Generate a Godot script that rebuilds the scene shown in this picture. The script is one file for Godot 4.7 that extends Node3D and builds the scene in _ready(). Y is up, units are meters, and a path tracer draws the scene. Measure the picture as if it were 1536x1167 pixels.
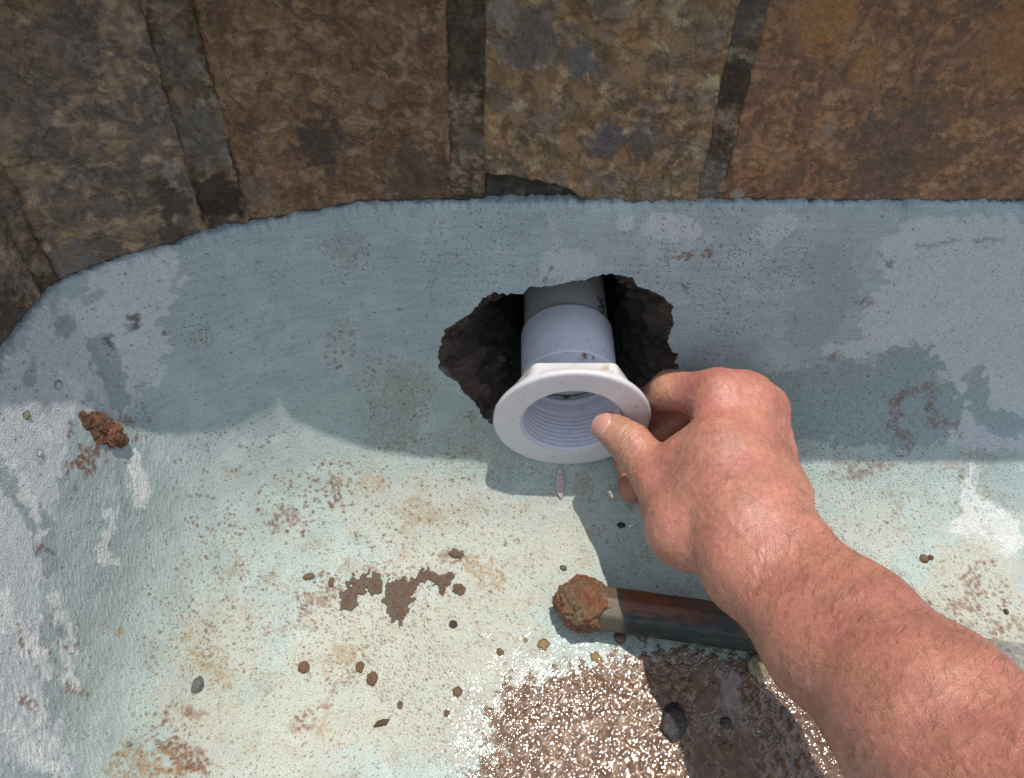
extends Node3D
# A hand holds a white flanged pipe fitting in the broken hole of a pale blue plaster basin under a stone wall.
# The basin's rim line (a straight back wall, a round corner, a straight left wall) is followed by s, its arc length in
# metres; a profile of the depth d inside the rim runs down the wall, round the cove and out over the floor.

const R := 0.175                    # radius of the rim's corner
const KX := -0.05                   # its centre
const KZ := 0.175
const COVE := 0.12                  # radius of the cove between wall and floor
const COVE_D := 0.1398
const LEAN := 0.2                   # how far the wall leans back
const LEAN_A := 0.19740             # atan(LEAN), where the cove begins
const WALL_Q := 0.11274             # length of the wall down to there
const ARC_Q := 0.27756              # and down to the foot of the cove
const COVE_Y := 0.03
const RIM_Y := 0.117
const FLOOR_Y := -0.09
const DROP := 0.048                 # from the foot of the cove to the middle of the floor
const MIDDLE := Vector3(0.35, 0, 0.62)
const SUN := Vector3(0.1, 0.99, -0.085)

var n_low: FastNoiseLite
var n_mid: FastNoiseLite
var n_fine: FastNoiseLite
var n_edge: FastNoiseLite
var n_patch: FastNoiseLite
var rng := RandomNumberGenerator.new()
var bump_cells: Texture2D
var bump_grain: Texture2D
var tint_grain: Texture2D

# ------------------------------------------------------------------ helpers
func noise(seed_: int, size_mm: float, octaves := 4, kind := FastNoiseLite.TYPE_SIMPLEX_SMOOTH) -> FastNoiseLite:
	var n := FastNoiseLite.new()
	n.seed = seed_
	n.noise_type = kind
	n.frequency = 1.0 / size_mm      # sampled with millimetres
	n.fractal_octaves = octaves
	return n

func noise_texture(seed_: int, frequency: float, octaves: int, kind := FastNoiseLite.TYPE_SIMPLEX_SMOOTH, lo := 0.0, hi := 1.0) -> NoiseTexture2D:
	var n := FastNoiseLite.new()
	n.seed = seed_
	n.noise_type = kind
	n.frequency = frequency
	n.fractal_octaves = octaves
	var t := NoiseTexture2D.new()
	t.width = 512
	t.height = 512
	t.seamless = true
	t.noise = n
	var g := Gradient.new()
	g.set_color(0, Color(lo, lo, lo))
	g.set_color(1, Color(hi, hi, hi))
	t.color_ramp = g
	return t

func surface_material(roughness: float, bump: Texture2D = null, relief_mm := 0.1, tile_mm := 60.0, tint: Texture2D = null, vertex := true) -> StandardMaterial3D:
	var m := StandardMaterial3D.new()
	m.roughness = roughness
	m.vertex_color_use_as_albedo = vertex
	if bump:
		m.heightmap_enabled = true
		m.heightmap_texture = bump
		m.heightmap_scale = relief_mm * 0.1
		m.uv1_triplanar = true
		m.uv1_scale = Vector3.ONE * (1000.0 / tile_mm)
	if tint:
		m.albedo_texture = tint
		m.uv1_triplanar = true
		m.uv1_scale = Vector3.ONE * (1000.0 / tile_mm)
	return m

func albedo(c: Color) -> Color:
	return c.linear_to_srgb()

func plain(c: Color, roughness: float, bump: Texture2D = null, relief_mm := 0.1, tile_mm := 30.0) -> StandardMaterial3D:
	var m := surface_material(roughness, bump, relief_mm, tile_mm, null, false)
	m.albedo_color = albedo(c)
	return m

func array_mesh(v: PackedVector3Array, n: PackedVector3Array, c: PackedColorArray, idx: PackedInt32Array, uv := PackedVector2Array()) -> ArrayMesh:
	var a := []
	a.resize(Mesh.ARRAY_MAX)
	a[Mesh.ARRAY_VERTEX] = v
	if n.size():
		a[Mesh.ARRAY_NORMAL] = n
	if c.size():
		a[Mesh.ARRAY_COLOR] = c
	if uv.size():
		a[Mesh.ARRAY_TEX_UV] = uv
	a[Mesh.ARRAY_INDEX] = idx
	var m := ArrayMesh.new()
	m.add_surface_from_arrays(Mesh.PRIMITIVE_TRIANGLES, a)
	return m

func obj(called: String, mesh: Mesh, material: Material, parent: Node = self) -> MeshInstance3D:
	var o := MeshInstance3D.new()
	o.name = called
	o.mesh = mesh
	o.material_override = material
	parent.add_child(o, true)
	return o

func numbered(called: String) -> String:
	if not has_node(called):
		return called
	var k := 1
	while has_node("%s_%03d" % [called, k]):
		k += 1
	return "%s_%03d" % [called, k]

func tag(o: Node, label: String, category: String, group := "") -> void:
	o.set_meta("label", label)
	o.set_meta("category", category)
	if group:
		o.set_meta("group", group)

func thing(called: String, label: String, category: String, at := Vector3.ZERO, group := "") -> Node3D:
	var o := Node3D.new()
	o.name = numbered(called)
	add_child(o)
	o.position = at
	tag(o, label, category, group)
	return o

# normals of a grid of vertices (rows x cols, row after row) and its triangles, front faces clockwise seen from the side that side points to
func grid_normals(v: PackedVector3Array, rows: int, cols: int, flip: bool, wrap := false) -> PackedVector3Array:
	var n := PackedVector3Array()
	n.resize(rows * cols)
	for i in rows:
		var up_ := maxi(i - 1, 0) * cols
		var dn := mini(i + 1, rows - 1) * cols
		for j in cols:
			var l := j - 1
			var r := j + 1
			if wrap:
				l = (j - 1 + cols) % cols
				r = (j + 1) % cols
			else:
				l = maxi(l, 0)
				r = mini(r, cols - 1)
			var c := (v[i * cols + r] - v[i * cols + l]).cross(v[dn + j] - v[up_ + j]).normalized()
			n[i * cols + j] = -c if flip else c
	return n

func grid_index(rows: int, cols: int, flip: bool, wrap := false, keep := PackedByteArray()) -> PackedInt32Array:
	var idx := PackedInt32Array()
	var last := cols if wrap else cols - 1
	idx.resize((rows - 1) * last * 6)
	var k := 0
	for i in rows - 1:
		for j in last:
			var a := i * cols + j
			var b := i * cols + (j + 1) % cols
			var c := a + cols
			var d := b + cols
			if keep.size() and not (keep[a] and keep[b] and keep[c] and keep[d]):
				continue
			if flip:
				idx[k] = a; idx[k + 1] = b; idx[k + 2] = c; idx[k + 3] = b; idx[k + 4] = d; idx[k + 5] = c
			else:
				idx[k] = a; idx[k + 1] = c; idx[k + 2] = b; idx[k + 3] = b; idx[k + 4] = c; idx[k + 5] = d
			k += 6
	idx.resize(k)
	return idx

# ------------------------------------------------------------------ the basin's shape
func inside(x: float, z: float) -> float:         # distance inwards from the rim line
	if x < KX and z < KZ:
		return R - sqrt((x - KX) * (x - KX) + (z - KZ) * (z - KZ))
	return minf(z, x - (KX - R))

func bed(x: float, z: float) -> float:            # height of cove and floor
	var d := inside(x, z)
	if d >= COVE_D:
		# how far along the line from the cove's foot to the middle
		var u := Vector2(x - MIDDLE.x, z - MIDDLE.z)
		var t := 1.0
		if u.y < -1e-6:
			t = (COVE_D - MIDDLE.z) / u.y
		if u.y >= -1e-6 or MIDDLE.x + u.x * t < KX:
			t = (KX - R + COVE_D - MIDDLE.x) / minf(u.x, -1e-6)
			if MIDDLE.z + u.y * t < KZ:
				var e := Vector2(MIDDLE.x - KX, MIDDLE.z - KZ)
				var b := u.dot(e)
				var a := u.length_squared()
				t = (-b + sqrt(maxf(b * b - a * (e.length_squared() - (R - COVE_D) * (R - COVE_D)), 0.0))) / a
		return FLOOR_Y - DROP * (1.0 - 1.0 / maxf(t, 1.0))
	var k := COVE_D - maxf(d, 0.0222)
	return COVE_Y - sqrt(COVE * COVE - k * k)

func wall_profile(q: float) -> Vector2:           # depth inside the rim and height, q metres down the wall and the cove
	if q < WALL_Q:
		return Vector2(0.19612 * q, RIM_Y - 0.98058 * q)
	var a := LEAN_A + (q - WALL_Q) / COVE
	return Vector2(COVE_D - COVE * cos(a), COVE_Y - COVE * sin(a))

func bed_normal(x: float, z: float) -> Vector3:
	var e := 0.002
	return Vector3(bed(x - e, z) - bed(x + e, z), 2 * e, bed(x, z - e) - bed(x, z + e)).normalized()

func swell(p: Vector3) -> float:                  # low waves of the hand-laid plaster
	return 0.0007 * n_low.get_noise_3dv(p * 1000.0)

func on_bed(x: float, z: float) -> Vector3:
	var p := Vector3(x, bed(x, z), z)
	return p + bed_normal(x, z) * swell(p)

func rim(s: float) -> Vector3:                    # point of the rim line
	if s < 0.0:
		return Vector3(KX - s, RIM_Y, 0)
	if s < R * PI / 2:
		return Vector3(KX - R * sin(s / R), RIM_Y, KZ - R * cos(s / R))
	return Vector3(KX - R, RIM_Y, KZ + s - R * PI / 2)

const BULGE := [0.05, 0.0, 0.075, 0.0005, 0.0873, 2.5, 0.103, 5.0, 0.119, 7.2, 0.134, 10.8, 0.148, 15.8, 0.159, 19.4, 0.1665, 21.8, 0.172, 21.6, 0.18, 18.2, 0.19, 14.2, 0.2, 10.6, 0.2147, 4.6, 0.225, 2.0, 0.24, 0.0]

func bulge(s: float) -> float:                    # the corner is squarer at the rim than at the foot of the cove
	for k in range(0, BULGE.size() - 2, 2):
		if s >= BULGE[k] and s < BULGE[k + 2]:
			return lerpf(BULGE[k + 1], BULGE[k + 3], (s - BULGE[k]) / (BULGE[k + 2] - BULGE[k])) * 0.001
	return 0.0

func rim_in(s: float) -> Vector3:                 # level direction inwards there
	var a := clampf(s / R, 0.0, PI / 2)
	return Vector3(sin(a), 0, cos(a))

# ------------------------------------------------------------------ _ready
func _ready() -> void:
	rng.seed = 41
	# --- camera, sky, sun, exposure
	var lens := CameraAttributesPhysical.new()
	lens.frustum_focal_length = 23.81             # with the 24 mm high frame: 53.5 degrees from top to bottom
	lens.frustum_focus_distance = 0.45
	lens.exposure_aperture = 26.0
	lens.frustum_near = 0.02
	lens.frustum_far = 100.0
	var camera := Camera3D.new()
	camera.name = "camera"
	camera.attributes = lens
	camera.position = Vector3(0, 0.3594, 0.339)
	camera.rotation_degrees = Vector3(-49, 0, 0)
	add_child(camera)
	camera.current = true
	var sky_material := ProceduralSkyMaterial.new()
	sky_material.sky_top_color = Color(0.66, 0.72, 0.80)
	sky_material.sky_horizon_color = Color(0.84, 0.86, 0.88)
	sky_material.sky_curve = 0.2
	sky_material.ground_horizon_color = Color(0.55, 0.54, 0.50)
	sky_material.ground_bottom_color = Color(0.40, 0.37, 0.33)
	sky_material.sky_energy_multiplier = 1.2
	var sky := Sky.new()
	sky.sky_material = sky_material
	var env := Environment.new()
	env.background_mode = Environment.BG_SKY
	env.sky = sky
	env.background_energy_multiplier = 1.0
	env.tonemap_mode = Environment.TONE_MAPPER_LINEAR
	env.tonemap_exposure = 1.0
	env.sdfgi_enabled = true
	env.ssao_enabled = true
	env.ssil_enabled = true
	var world := WorldEnvironment.new()
	world.name = "environment"
	world.environment = env
	add_child(world)
	var sun := DirectionalLight3D.new()
	sun.name = "sun"
	sun.light_color = Color(1.0, 0.965, 0.92)
	sun.light_energy = 1.25
	sun.light_angular_distance = 0.5
	sun.shadow_enabled = true
	add_child(sun)
	sun.look_at_from_position(SUN * 3.0, Vector3.ZERO, Vector3.FORWARD)

	n_low = noise(3, 40.0, 3)
	n_mid = noise(5, 9.0, 3)
	n_fine = noise(7, 2.2, 2)
	n_edge = noise(11, 9.0, 5)
	n_patch = noise(13, 3.2, 4)
	bump_cells = noise_texture(21, 0.045, 3, FastNoiseLite.TYPE_CELLULAR)
	bump_grain = noise_texture(22, 0.06, 5)
	tint_grain = noise_texture(23, 0.08, 5, FastNoiseLite.TYPE_SIMPLEX_SMOOTH, 0.72, 1.0)

	build_ground()
	build_basin()
	build_wall()
	build_mud()
	build_water()
	build_pipe()
	build_fitting()
	build_bar()
	build_small_things()
	build_person()

# ------------------------------------------------------------------ ground behind the wall
func build_ground() -> void:
	var st := SurfaceTool.new()
	st.begin(Mesh.PRIMITIVE_TRIANGLES)
	# a paved terrace level with the coping, behind the wall and round the corner
	for b in [[Vector3(-6, 0.0, -6), Vector3(6, 0.232, -0.105)], [Vector3(-6, 0.0, -0.105), Vector3(-0.335, 0.232, 6)]]:
		var m := BoxMesh.new()
		m.size = b[1] - b[0]
		st.append_from(m, 0, Transform3D(Basis(), (b[0] + b[1]) / 2))
	var o := obj("ground", st.commit(), plain(Color(0.30, 0.27, 0.23), 0.9, bump_grain, 1.0, 200.0))
	o.set_meta("kind", "structure")

# ------------------------------------------------------------------ basin
const HOLE := [Vector2(-7.2, 54.6), Vector2(-9.8, 52.4), Vector2(-16.4, 57.2), Vector2(-23.5, 66.6), Vector2(-31.1, 72.5), Vector2(-39.5, 78.1), Vector2(-40.1, 81.8), Vector2(-42.5, 89.5), Vector2(-44.6, 97.2), Vector2(-44.3, 106.2), Vector2(-39.7, 112.3), Vector2(-32.6, 117.8), Vector2(-30.3, 124.8), Vector2(-24.6, 129.7), Vector2(-21, 135.9), Vector2(-18.6, 142), Vector2(-13.6, 146.2), Vector2(0.9, 152.7), Vector2(22.2, 157.2), Vector2(47.8, 158.2), Vector2(73.2, 151.3), Vector2(91.1, 134.9), Vector2(98.6, 115.3), Vector2(101.7, 104.7), Vector2(98.9, 101.7), Vector2(100.2, 96.3), Vector2(96.4, 94.8), Vector2(92.7, 87.5), Vector2(92.8, 81.8), Vector2(94.7, 74.8), Vector2(92.2, 67.5), Vector2(92.3, 62.1), Vector2(85.3, 55.5), Vector2(78.8, 51.6), Vector2(71, 49), Vector2(67.2, 43.8), Vector2(59.5, 41.7), Vector2(52.4, 41.3), Vector2(45.8, 42.6), Vector2(41.9, 45.1), Vector2(34.4, 45.5), Vector2(27.4, 47.7), Vector2(18.8, 49.4), Vector2(9.8, 49.8), Vector2(6.4, 53.7), Vector2(-1.1, 54.2)]
var hole_r := PackedFloat32Array()
var hole_c := Vector2(0.022, 0.105)

func hole_table() -> void:
	hole_r.resize(720)
	var pts := []
	for p in HOLE:
		pts.append(p * 0.001 - hole_c)
	for k in 720:
		var dir := Vector2.from_angle(k * TAU / 720.0)
		var best := 0.0
		for i in pts.size():
			var hit = Geometry2D.segment_intersects_segment(Vector2.ZERO, dir * 0.5, pts[i], pts[(i + 1) % pts.size()])
			if hit != null:
				best = maxf(best, hit.length())
		hole_r[k] = best + 0.0011 * n_patch.get_noise_2d(dir.x * 46.0, dir.y * 46.0) + 0.0006 * n_fine.get_noise_2d(dir.x * 60.0, dir.y * 60.0)

func hole_radius(angle: float) -> float:
	return hole_r[posmod(int(round(angle / TAU * 720.0)), 720)]

const STAIN_COLORS := {
	"light": Color(0.565, 0.595, 0.63), "damp": Color(0.29, 0.36, 0.375), "white": Color(0.72, 0.74, 0.72), "cream": Color(0.52, 0.50, 0.41), "olive": Color(0.27, 0.27, 0.17),
	"rust": Color(0.19, 0.075, 0.030), "ochre": Color(0.36, 0.24, 0.10), "mud": Color(0.19, 0.085, 0.040), "darkmud": Color(0.075, 0.065, 0.055), "grey": Color(0.22, 0.23, 0.20),
	"green": Color(0.26, 0.34, 0.31),
}
# colour, strength, roughness of the outline in mm, softness of the outline in mm, chain of balls x, y, z, radius in mm
const STAINS := [
	["light", 0.9, 7, 0.8, [-183.9, 103.3, 46.5, 16.6, -202, 91.7, 60.7, 19.9, -212.8, 92.1, 88.4, 22.1, -214.9, 92.5, 121.4, 22.3, -215.5, 80, 148.5, 23.2, -213.9, 61.5, 180.3, 21.3, -210.5, 44.5, 211.1, 16.7, -206.1, 22.5, 233.6, 15.4, -199.8, -5.7, 238.9, 7.4]],
	["light", 0.8, 5, 0.8, [-203.4, 60.7, 82.2, 13.6, -193.9, 72.8, 60.9, 15.5, -191.3, 57, 65.1, 7.8]],
	["light", 0.85, 3, 0.6, [-172.6, 111, 38.8, 6, -177.1, 106.3, 42.5, 4]],
	["damp", 0.85, 3, 0.7, [-212.9, 102.3, 76.3, 6.3]],
	["damp", 0.8, 2, 0.6, [-216.2, 100.8, 108.8, 3.6, -216.5, 103.5, 101.2, 1.8]],
	["damp", 0.7, 2, 0.6, [-213.4, 86.5, 113.4, 3.1]],
	["damp", 0.7, 2, 0.6, [-206.4, 105, 60.6, 2.6, -201.1, 105.7, 56.6, 2]],
	["damp", 0.8, 3, 0.8, [-206.4, 81.5, 69.3, 6.7, -204.4, 68.4, 75.5, 6.8, -201.9, 55.7, 82.5, 6.2]],
	["damp", 0.85, 3, 0.7, [-217.6, 90.2, 148.7, 5.7, -214.5, 71.7, 153.4, 6.4, -211.6, 53.6, 159.5, 7.2, -209.9, 41.8, 169.8, 4.2]],
	["damp", 0.7, 2, 0.7, [-201.1, 35.4, 110, 3.4, -199.9, 26.2, 120.1, 2.7, -198.8, 16.8, 126.2, 2.8]],
	["damp", 0.6, 2, 0.7, [-212.8, 75.7, 134.8, 2.4]],
	["white", 0.8, 6, 1.3, [-216.9, 90, 145.1, 2.9, -215.1, 78.6, 147.6, 3.5, -213.1, 63.6, 155.3, 3.6, -212, 55.2, 160.5, 2.4]],
	["white", 0.8, 6, 1.3, [-213.1, 57.4, 193.5, 3.9, -210.4, 43.9, 202.2, 4, -207, 26.9, 205.5, 3.5, -204.8, 16, 208.7, 3]],
	["white", 0.8, 6, 1.3, [-207.5, 29.3, 235.7, 3.3, -204.2, 13.1, 238.8, 4, -200.9, -1.7, 242.7, 3.5]],
	["white", 0.6, 6, 1.3, [-210.8, 78.1, 97.2, 2.6, -209.1, 71.7, 96, 3.9, -212, 84.8, 94.6, 2.5]],
	["white", 0.6, 6, 1.3, [-213.4, 84.8, 122.9, 3, -212.4, 79.2, 124.3, 2.4]],
	["white", 0.7, 6, 1.3, [-208.1, 32.3, 181.5, 3, -205.4, 18.8, 188.2, 3.1]],
	["white", 0.8, 6, 1.3, [-197.6, 29.3, 101.4, 3.1, -197, 21.7, 108.8, 4.6, -195.9, 11.9, 117, 2.5]],
	["white", 0.7, 6, 1.3, [-201.4, 24.9, 131.2, 2.7, -202.3, 21.3, 140.6, 3.3, -203.3, 18.6, 150.2, 3.3, -201.1, 8.9, 148.6, 3.4]],
	["white", 0.75, 6, 1.3, [-204.8, 16.2, 196.5, 4.9, -202.9, 6.4, 205, 4.3, -201.8, 1.6, 209.4, 2.5]],
	["white", 0.6, 6, 1.3, [-206.5, 24.6, 223.4, 2.8, -204, 11.9, 230.3, 4, -201.9, 2.2, 235.6, 2.9]],
	["white", 0.5, 6, 1.3, [-206.9, 26.5, 209.8, 2.3, -209.1, 37.4, 202.4, 2.9]],
	["light", 0.75, 6, 0.8, [223.4, 89.1, 5.6, 21.9, 255.6, 81, 7.2, 29.6, 284.9, 72.8, 8.8, 33.6, 299.1, 28.3, 17.7, 39.8, 256.8, 46.8, 14, 31, 224.3, 51.2, 13.2, 23.1]],
	["light", 0.75, 4, 0.7, [188.4, 26, 18.2, 4, 208.3, 26, 18.2, 6.4, 222.1, 33, 16.8, 9.9]],
	["light", 0.7, 4, 0.7, [283.5, -5.7, 25.2, 16.6, 308.6, -19.1, 30.3, 19, 289.6, -27.5, 34.5, 12.7, 327.2, -31.5, 36.7, 12.8]],
	["damp", 0.95, 8, 1.2, [237.6, 8.9, 21.6, 22.5, 226.5, -10.3, 26.8, 23, 258, -19.1, 30.3, 25.3, 197.2, -10.3, 26.8, 29.2, 148.4, -19.1, 30.3, 25.3]],
	["damp", 0.8, 4, 0.8, [282.5, 8.9, 21.6, 5.7, 298.7, -21.3, 31.3, 5.9, 319.4, -27.5, 34.5, 8.5]],
	["damp", 0.6, 4, 1, [174.4, 81, 7.2, 14.8, 186.2, 64.3, 10.5, 11.4, 174.5, 42.2, 15, 15.6]],
	["light", 0.8, 3, 0.6, [61.2, 106.5, 2.1, 5]],
	["light", 0.8, 3, 0.6, [77.4, 104.7, 2.5, 7.8, 88.1, 104.7, 2.5, 7.8, 97.3, 102.7, 2.9, 5]],
	["light", 0.6, 4, 0.8, [140.2, 102.7, 2.9, 9.3, 146.5, 106.5, 2.1, 7.1]],
	["light", 0.55, 4, 0.8, [22.9, 81, 7.2, 9.6, 41.3, 83.1, 6.8, 6.6, 30.7, 72.8, 8.8, 3.7]],
	["white", 0.75, 4, 0.8, [298.8, -51.2, 51.4, 4.3, 296.2, -61.7, 62.4, 5.2, 301.8, -71.7, 76.2, 12.9, 313.7, -76, 83.5, 14.6, 288.5, -73.9, 79.8, 6]],
	["damp", 0.45, 4, 0.9, [311, -52.8, 52.9, 12.9, 328.5, -61.7, 62.4, 12.9]],
	["cream", 0.5, 14, 8, [-88.8, -63.3, 71.4, 21.4, -50.7, -73.9, 79.8, 34.3, -3.4, -81.3, 94.9, 34, 30.9, -76, 83.5, 25.7]],
	["cream", 0.5, 14, 8, [-163.8, -59.9, 161.1, 26.2, -165.9, -58.8, 194.5, 21.3]],
	["cream", 0.55, 14, 8, [-81.5, -90.2, 164.5, 47, -26.8, -92.4, 163.6, 47.3]],
	["cream", 0.6, 10, 6, [295.8, -85.4, 106.8, 25.3, 272.6, -90, 140, 24.3, 306, -90.8, 148, 24.1]],
	["cream", 0.4, 14, 8, [228, -76, 83.5, 21.4, 205.7, -87.4, 114.9, 16.7]],
	["cream", 0.45, 10, 6, [-125.6, -83, 211, 28.9, -159.9, -63.9, 222.9, 20.5]],
	["olive", 0.45, 10, 5, [-69.2, 0.2, 24.8, 20.6, -75.3, -25.8, 35.8, 16.9]],
	["olive", 0.4, 8, 4, [-89.2, 94.2, 9.1, 10.1]],
	["olive", 0.35, 8, 5, [-169.4, 69.1, 47.5, 6.4, -170.8, 54.2, 52.8, 5.1]],
	["olive", 0.35, 12, 8, [-3.4, -46.2, 47.1, 17.2, -33.3, -35.3, 39.2, 21.4]],
	["olive", 0.4, 8, 4, [-97.5, 52.5, 20, 5.3, -101.7, 31.1, 25.9, 5.5]],
	["rust", 0.8, 6, 1.2, [86.8, 87.1, 6, 1.8, 97.7, 87.5, 5.9, 2.9, 109.5, 89.1, 5.6, 2.2, 102.6, 91.5, 5.1, 1.5]],
	["rust", 0.6, 7, 1.4, [236.9, -10.3, 26.8, 5, 245, -27.5, 34.5, 5.5, 255.3, -37.2, 40.4, 3.8]],
	["rust", 0.6, 5, 1.2, [241.9, -5.7, 25.2, 3.7, 257.1, -0.9, 23.9, 3.3, 262, -10.3, 26.8, 3.3, 268.4, -27.5, 34.5, 2.5]],
	["rust", 0.5, 4, 1, [263.2, -14.8, 28.5, 2.5, 281.1, -27.5, 34.5, 3.4, 286.3, -31.5, 36.7, 3.4]],
	["rust", 0.55, 6, 1.2, [206.9, -55.9, 56, 4.3, 224.8, -52.8, 52.9, 5.2, 241.7, -47.9, 48.5, 3.4]],
	["rust", 0.6, 5, 1, [203.2, 57.8, 11.8, 3.8]],
	["rust", 0.6, 5, 1, [193.6, 21.2, 19.2, 4]],
	["rust", 0.7, 5, 1.2, [289.5, -54.3, 54.4, 3.4, 292.6, -49.5, 49.9, 2.2]],
	["rust", 0.8, 6, 1.2, [288.4, -86.4, 110.8, 5, 288.7, -87.8, 116.9, 3.8]],
	["rust", 0.7, 6, 1.2, [273, -89.3, 127.3, 4.1, 285.5, -89.5, 129.4, 3.3]],
	["rust", 0.7, 6, 1.2, [306.8, -90.6, 146, 3.2, 308.9, -89.9, 135.7, 2.9, 292.2, -90.2, 142, 3.2]],
	["rust", 0.7, 5, 1, [-113.8, -43.7, 61.7, 2.9, -112, -51.9, 68.8, 2.5]],
	["rust", 0.65, 6, 1.4, [-140.2, -47.3, 85.4, 3.7, -134.9, -52.6, 86.9, 3.7]],
	["rust", 0.6, 6, 1.4, [-143.5, -50.9, 93.6, 2]],
	["ochre", 0.75, 8, 2, [-28.8, -82.8, 98.8, 5.1, -16, -84.8, 104.8, 7.6, -7.6, -86.4, 110.8, 5.9]],
	["rust", 0.7, 6, 1.2, [-42.5, -81.6, 95.7, 3.8, -34, -81.9, 96.5, 4.3]],
	["ochre", 0.6, 8, 2, [-99.7, -88.8, 159, 10.2, -104.9, -88.2, 163.3, 5.5]],
	["ochre", 0.65, 7, 2, [-108.9, -87.6, 197.3, 7.4]],
	["rust", 0.85, 4, 0.8, [-116.5, -85.9, 194.3, 3, -113.2, -86.7, 199.4, 2.2]],
	["ochre", 0.6, 8, 2.4, [-170.3, -54.6, 172.8, 9.5, -160.5, -63.4, 178.5, 7.3, -174.2, -50.2, 167.1, 3.6]],
	["rust", 0.6, 6, 1.4, [-169.7, -54, 157.8, 3.3]],
	["rust", 0.85, 8, 1.6, [-176.1, -48.4, 219.4, 5.3, -166.3, -58.5, 224.4, 8.1, -159.2, -64.4, 226, 4.8]],
	["ochre", 0.7, 8, 2.5, [-184.8, -36.9, 230.4, 9.6, -173.3, -51.5, 232.5, 9.8]],
	["ochre", 0.5, 8, 3, [-63.6, -69, 72.9, 11.2, -46.4, -71.7, 76.2, 8.6]],
	["ochre", 0.45, 8, 3, [-88.8, -52.1, 58.6, 8.5]],
	["ochre", 0.5, 7, 2, [-166.6, -10.6, 77.4, 3.9, -163.3, -15.7, 77.7, 3.1]],
	["ochre", 0.7, 3, 1, [-201.3, -0.4, 178, 1.3, -197.1, -13.4, 176.3, 1.7]],
	["rust", 0.6, 6, 1.5, [-173.9, -50.8, 200.7, 2.1, -164.2, -60.3, 202.6, 2.1]],
	["rust", 0.5, 6, 1.5, [-120.7, -84.6, 200.1, 3.3, -82.2, -90, 158.5, 2]],
	["mud", 0.95, 5, 0.8, [-207.6, 57.9, 122, 3.8, -206.4, 54.4, 117.1, 5.5, -204.7, 48.5, 111.9, 3, -208.4, 63.2, 118.8, 1.6]],
	["mud", 0.8, 4, 0.8, [-209.2, 63.7, 126.2, 0.9, -208.8, 58.4, 131.9, 1.6, -208.1, 53.5, 134.3, 1.3]],
	["mud", 0.75, 4, 0.8, [-206.3, 49.9, 126.1, 1.3, -204.1, 44.4, 118.3, 1.7, -203.7, 44.2, 112.2, 1.3]],
	["mud", 0.7, 3, 0.8, [-207.5, 53.3, 130.4, 1, -207.7, 50.2, 135.9, 0.9, -208.3, 49.4, 142.8, 0.9]],
	["mud", 0.7, 3, 0.8, [-209.8, 70, 109.2, 1.6, -209.5, 68.4, 116, 1.3]],
	["mud", 0.6, 3, 0.8, [-201.6, 50.4, 89.2, 2.1, -199.3, 44.8, 87, 2.1, -199.9, 43.1, 92.2, 1]],
	["mud", 0.8, 3, 0.8, [-198, 37.3, 92.1, 2.1]],
	["darkmud", 0.85, 3, 0.6, [-192.1, 87.2, 55.1, 3, -192.3, 82.9, 56.5, 3.1, -194.1, 84.6, 57.2, 1.7]],
	["darkmud", 0.85, 3, 0.6, [-203.6, 80.8, 65.4, 3, -201.6, 81.4, 63.6, 1.3]],
	["darkmud", 0.8, 2, 0.5, [-183.7, 73.3, 54.1, 1, -179.9, 74.3, 51.6, 1.4]],
	["darkmud", 0.7, 2, 0.5, [-208.3, 78.2, 80.8, 2]],
	["mud", 0.8, 3, 0.6, [-210.5, 44.3, 199.5, 1.1, -209.8, 40.8, 203.8, 1.1, -208, 32.1, 207.6, 0.9]],
	["mud", 0.8, 3, 0.6, [-211.7, 51.7, 165.2, 1.8, -210.3, 44.8, 165.4, 1.5]],
	["mud", 0.8, 3, 0.7, [-206.8, 26, 223.8, 2.3, -205.4, 19, 225.6, 2.3]],
	["mud", 0.7, 3, 0.7, [-202.7, 5.4, 210.8, 1.8, -199.1, -7.8, 210.6, 1.2]],
	["grey", 0.8, 2, 0.4, [21.5, 80.2, 7.4, 1.1, 18.7, 71.9, 9, 1.5]],
	["darkmud", 0.6, 3, 0.8, [211.1, 81.8, 7, 1.8, 201.9, 87.9, 5.8, 1.5]],
	["darkmud", 0.45, 3, 0.8, [220.3, 93, 4.8, 2.2, 232.3, 95, 4.4, 1.8, 246.1, 97, 4, 1.4, 264.4, 96.2, 4.2, 1.8]],
	["darkmud", 0.5, 4, 1, [94.5, 70.7, 9.3, 1.5, 103.1, 63.5, 10.7, 1.5]],
	["mud", 0.6, 5, 1.5, [-125.8, -78.5, 133.3, 2.4, -113.4, -81.3, 125.9, 3.3, -108.2, -81.3, 120.2, 2.5]],
	["mud", 0.6, 4, 1, [-22.2, -12.6, 27.6, 1.3, -26.6, -21.3, 31.3, 1.7]],
	["green", 0.5, 10, 5, [56.1, -27.5, 34.5, 25.5, 147.1, -10.3, 26.8, 25.1, 183.5, -27.5, 34.5, 17]],
]
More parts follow.
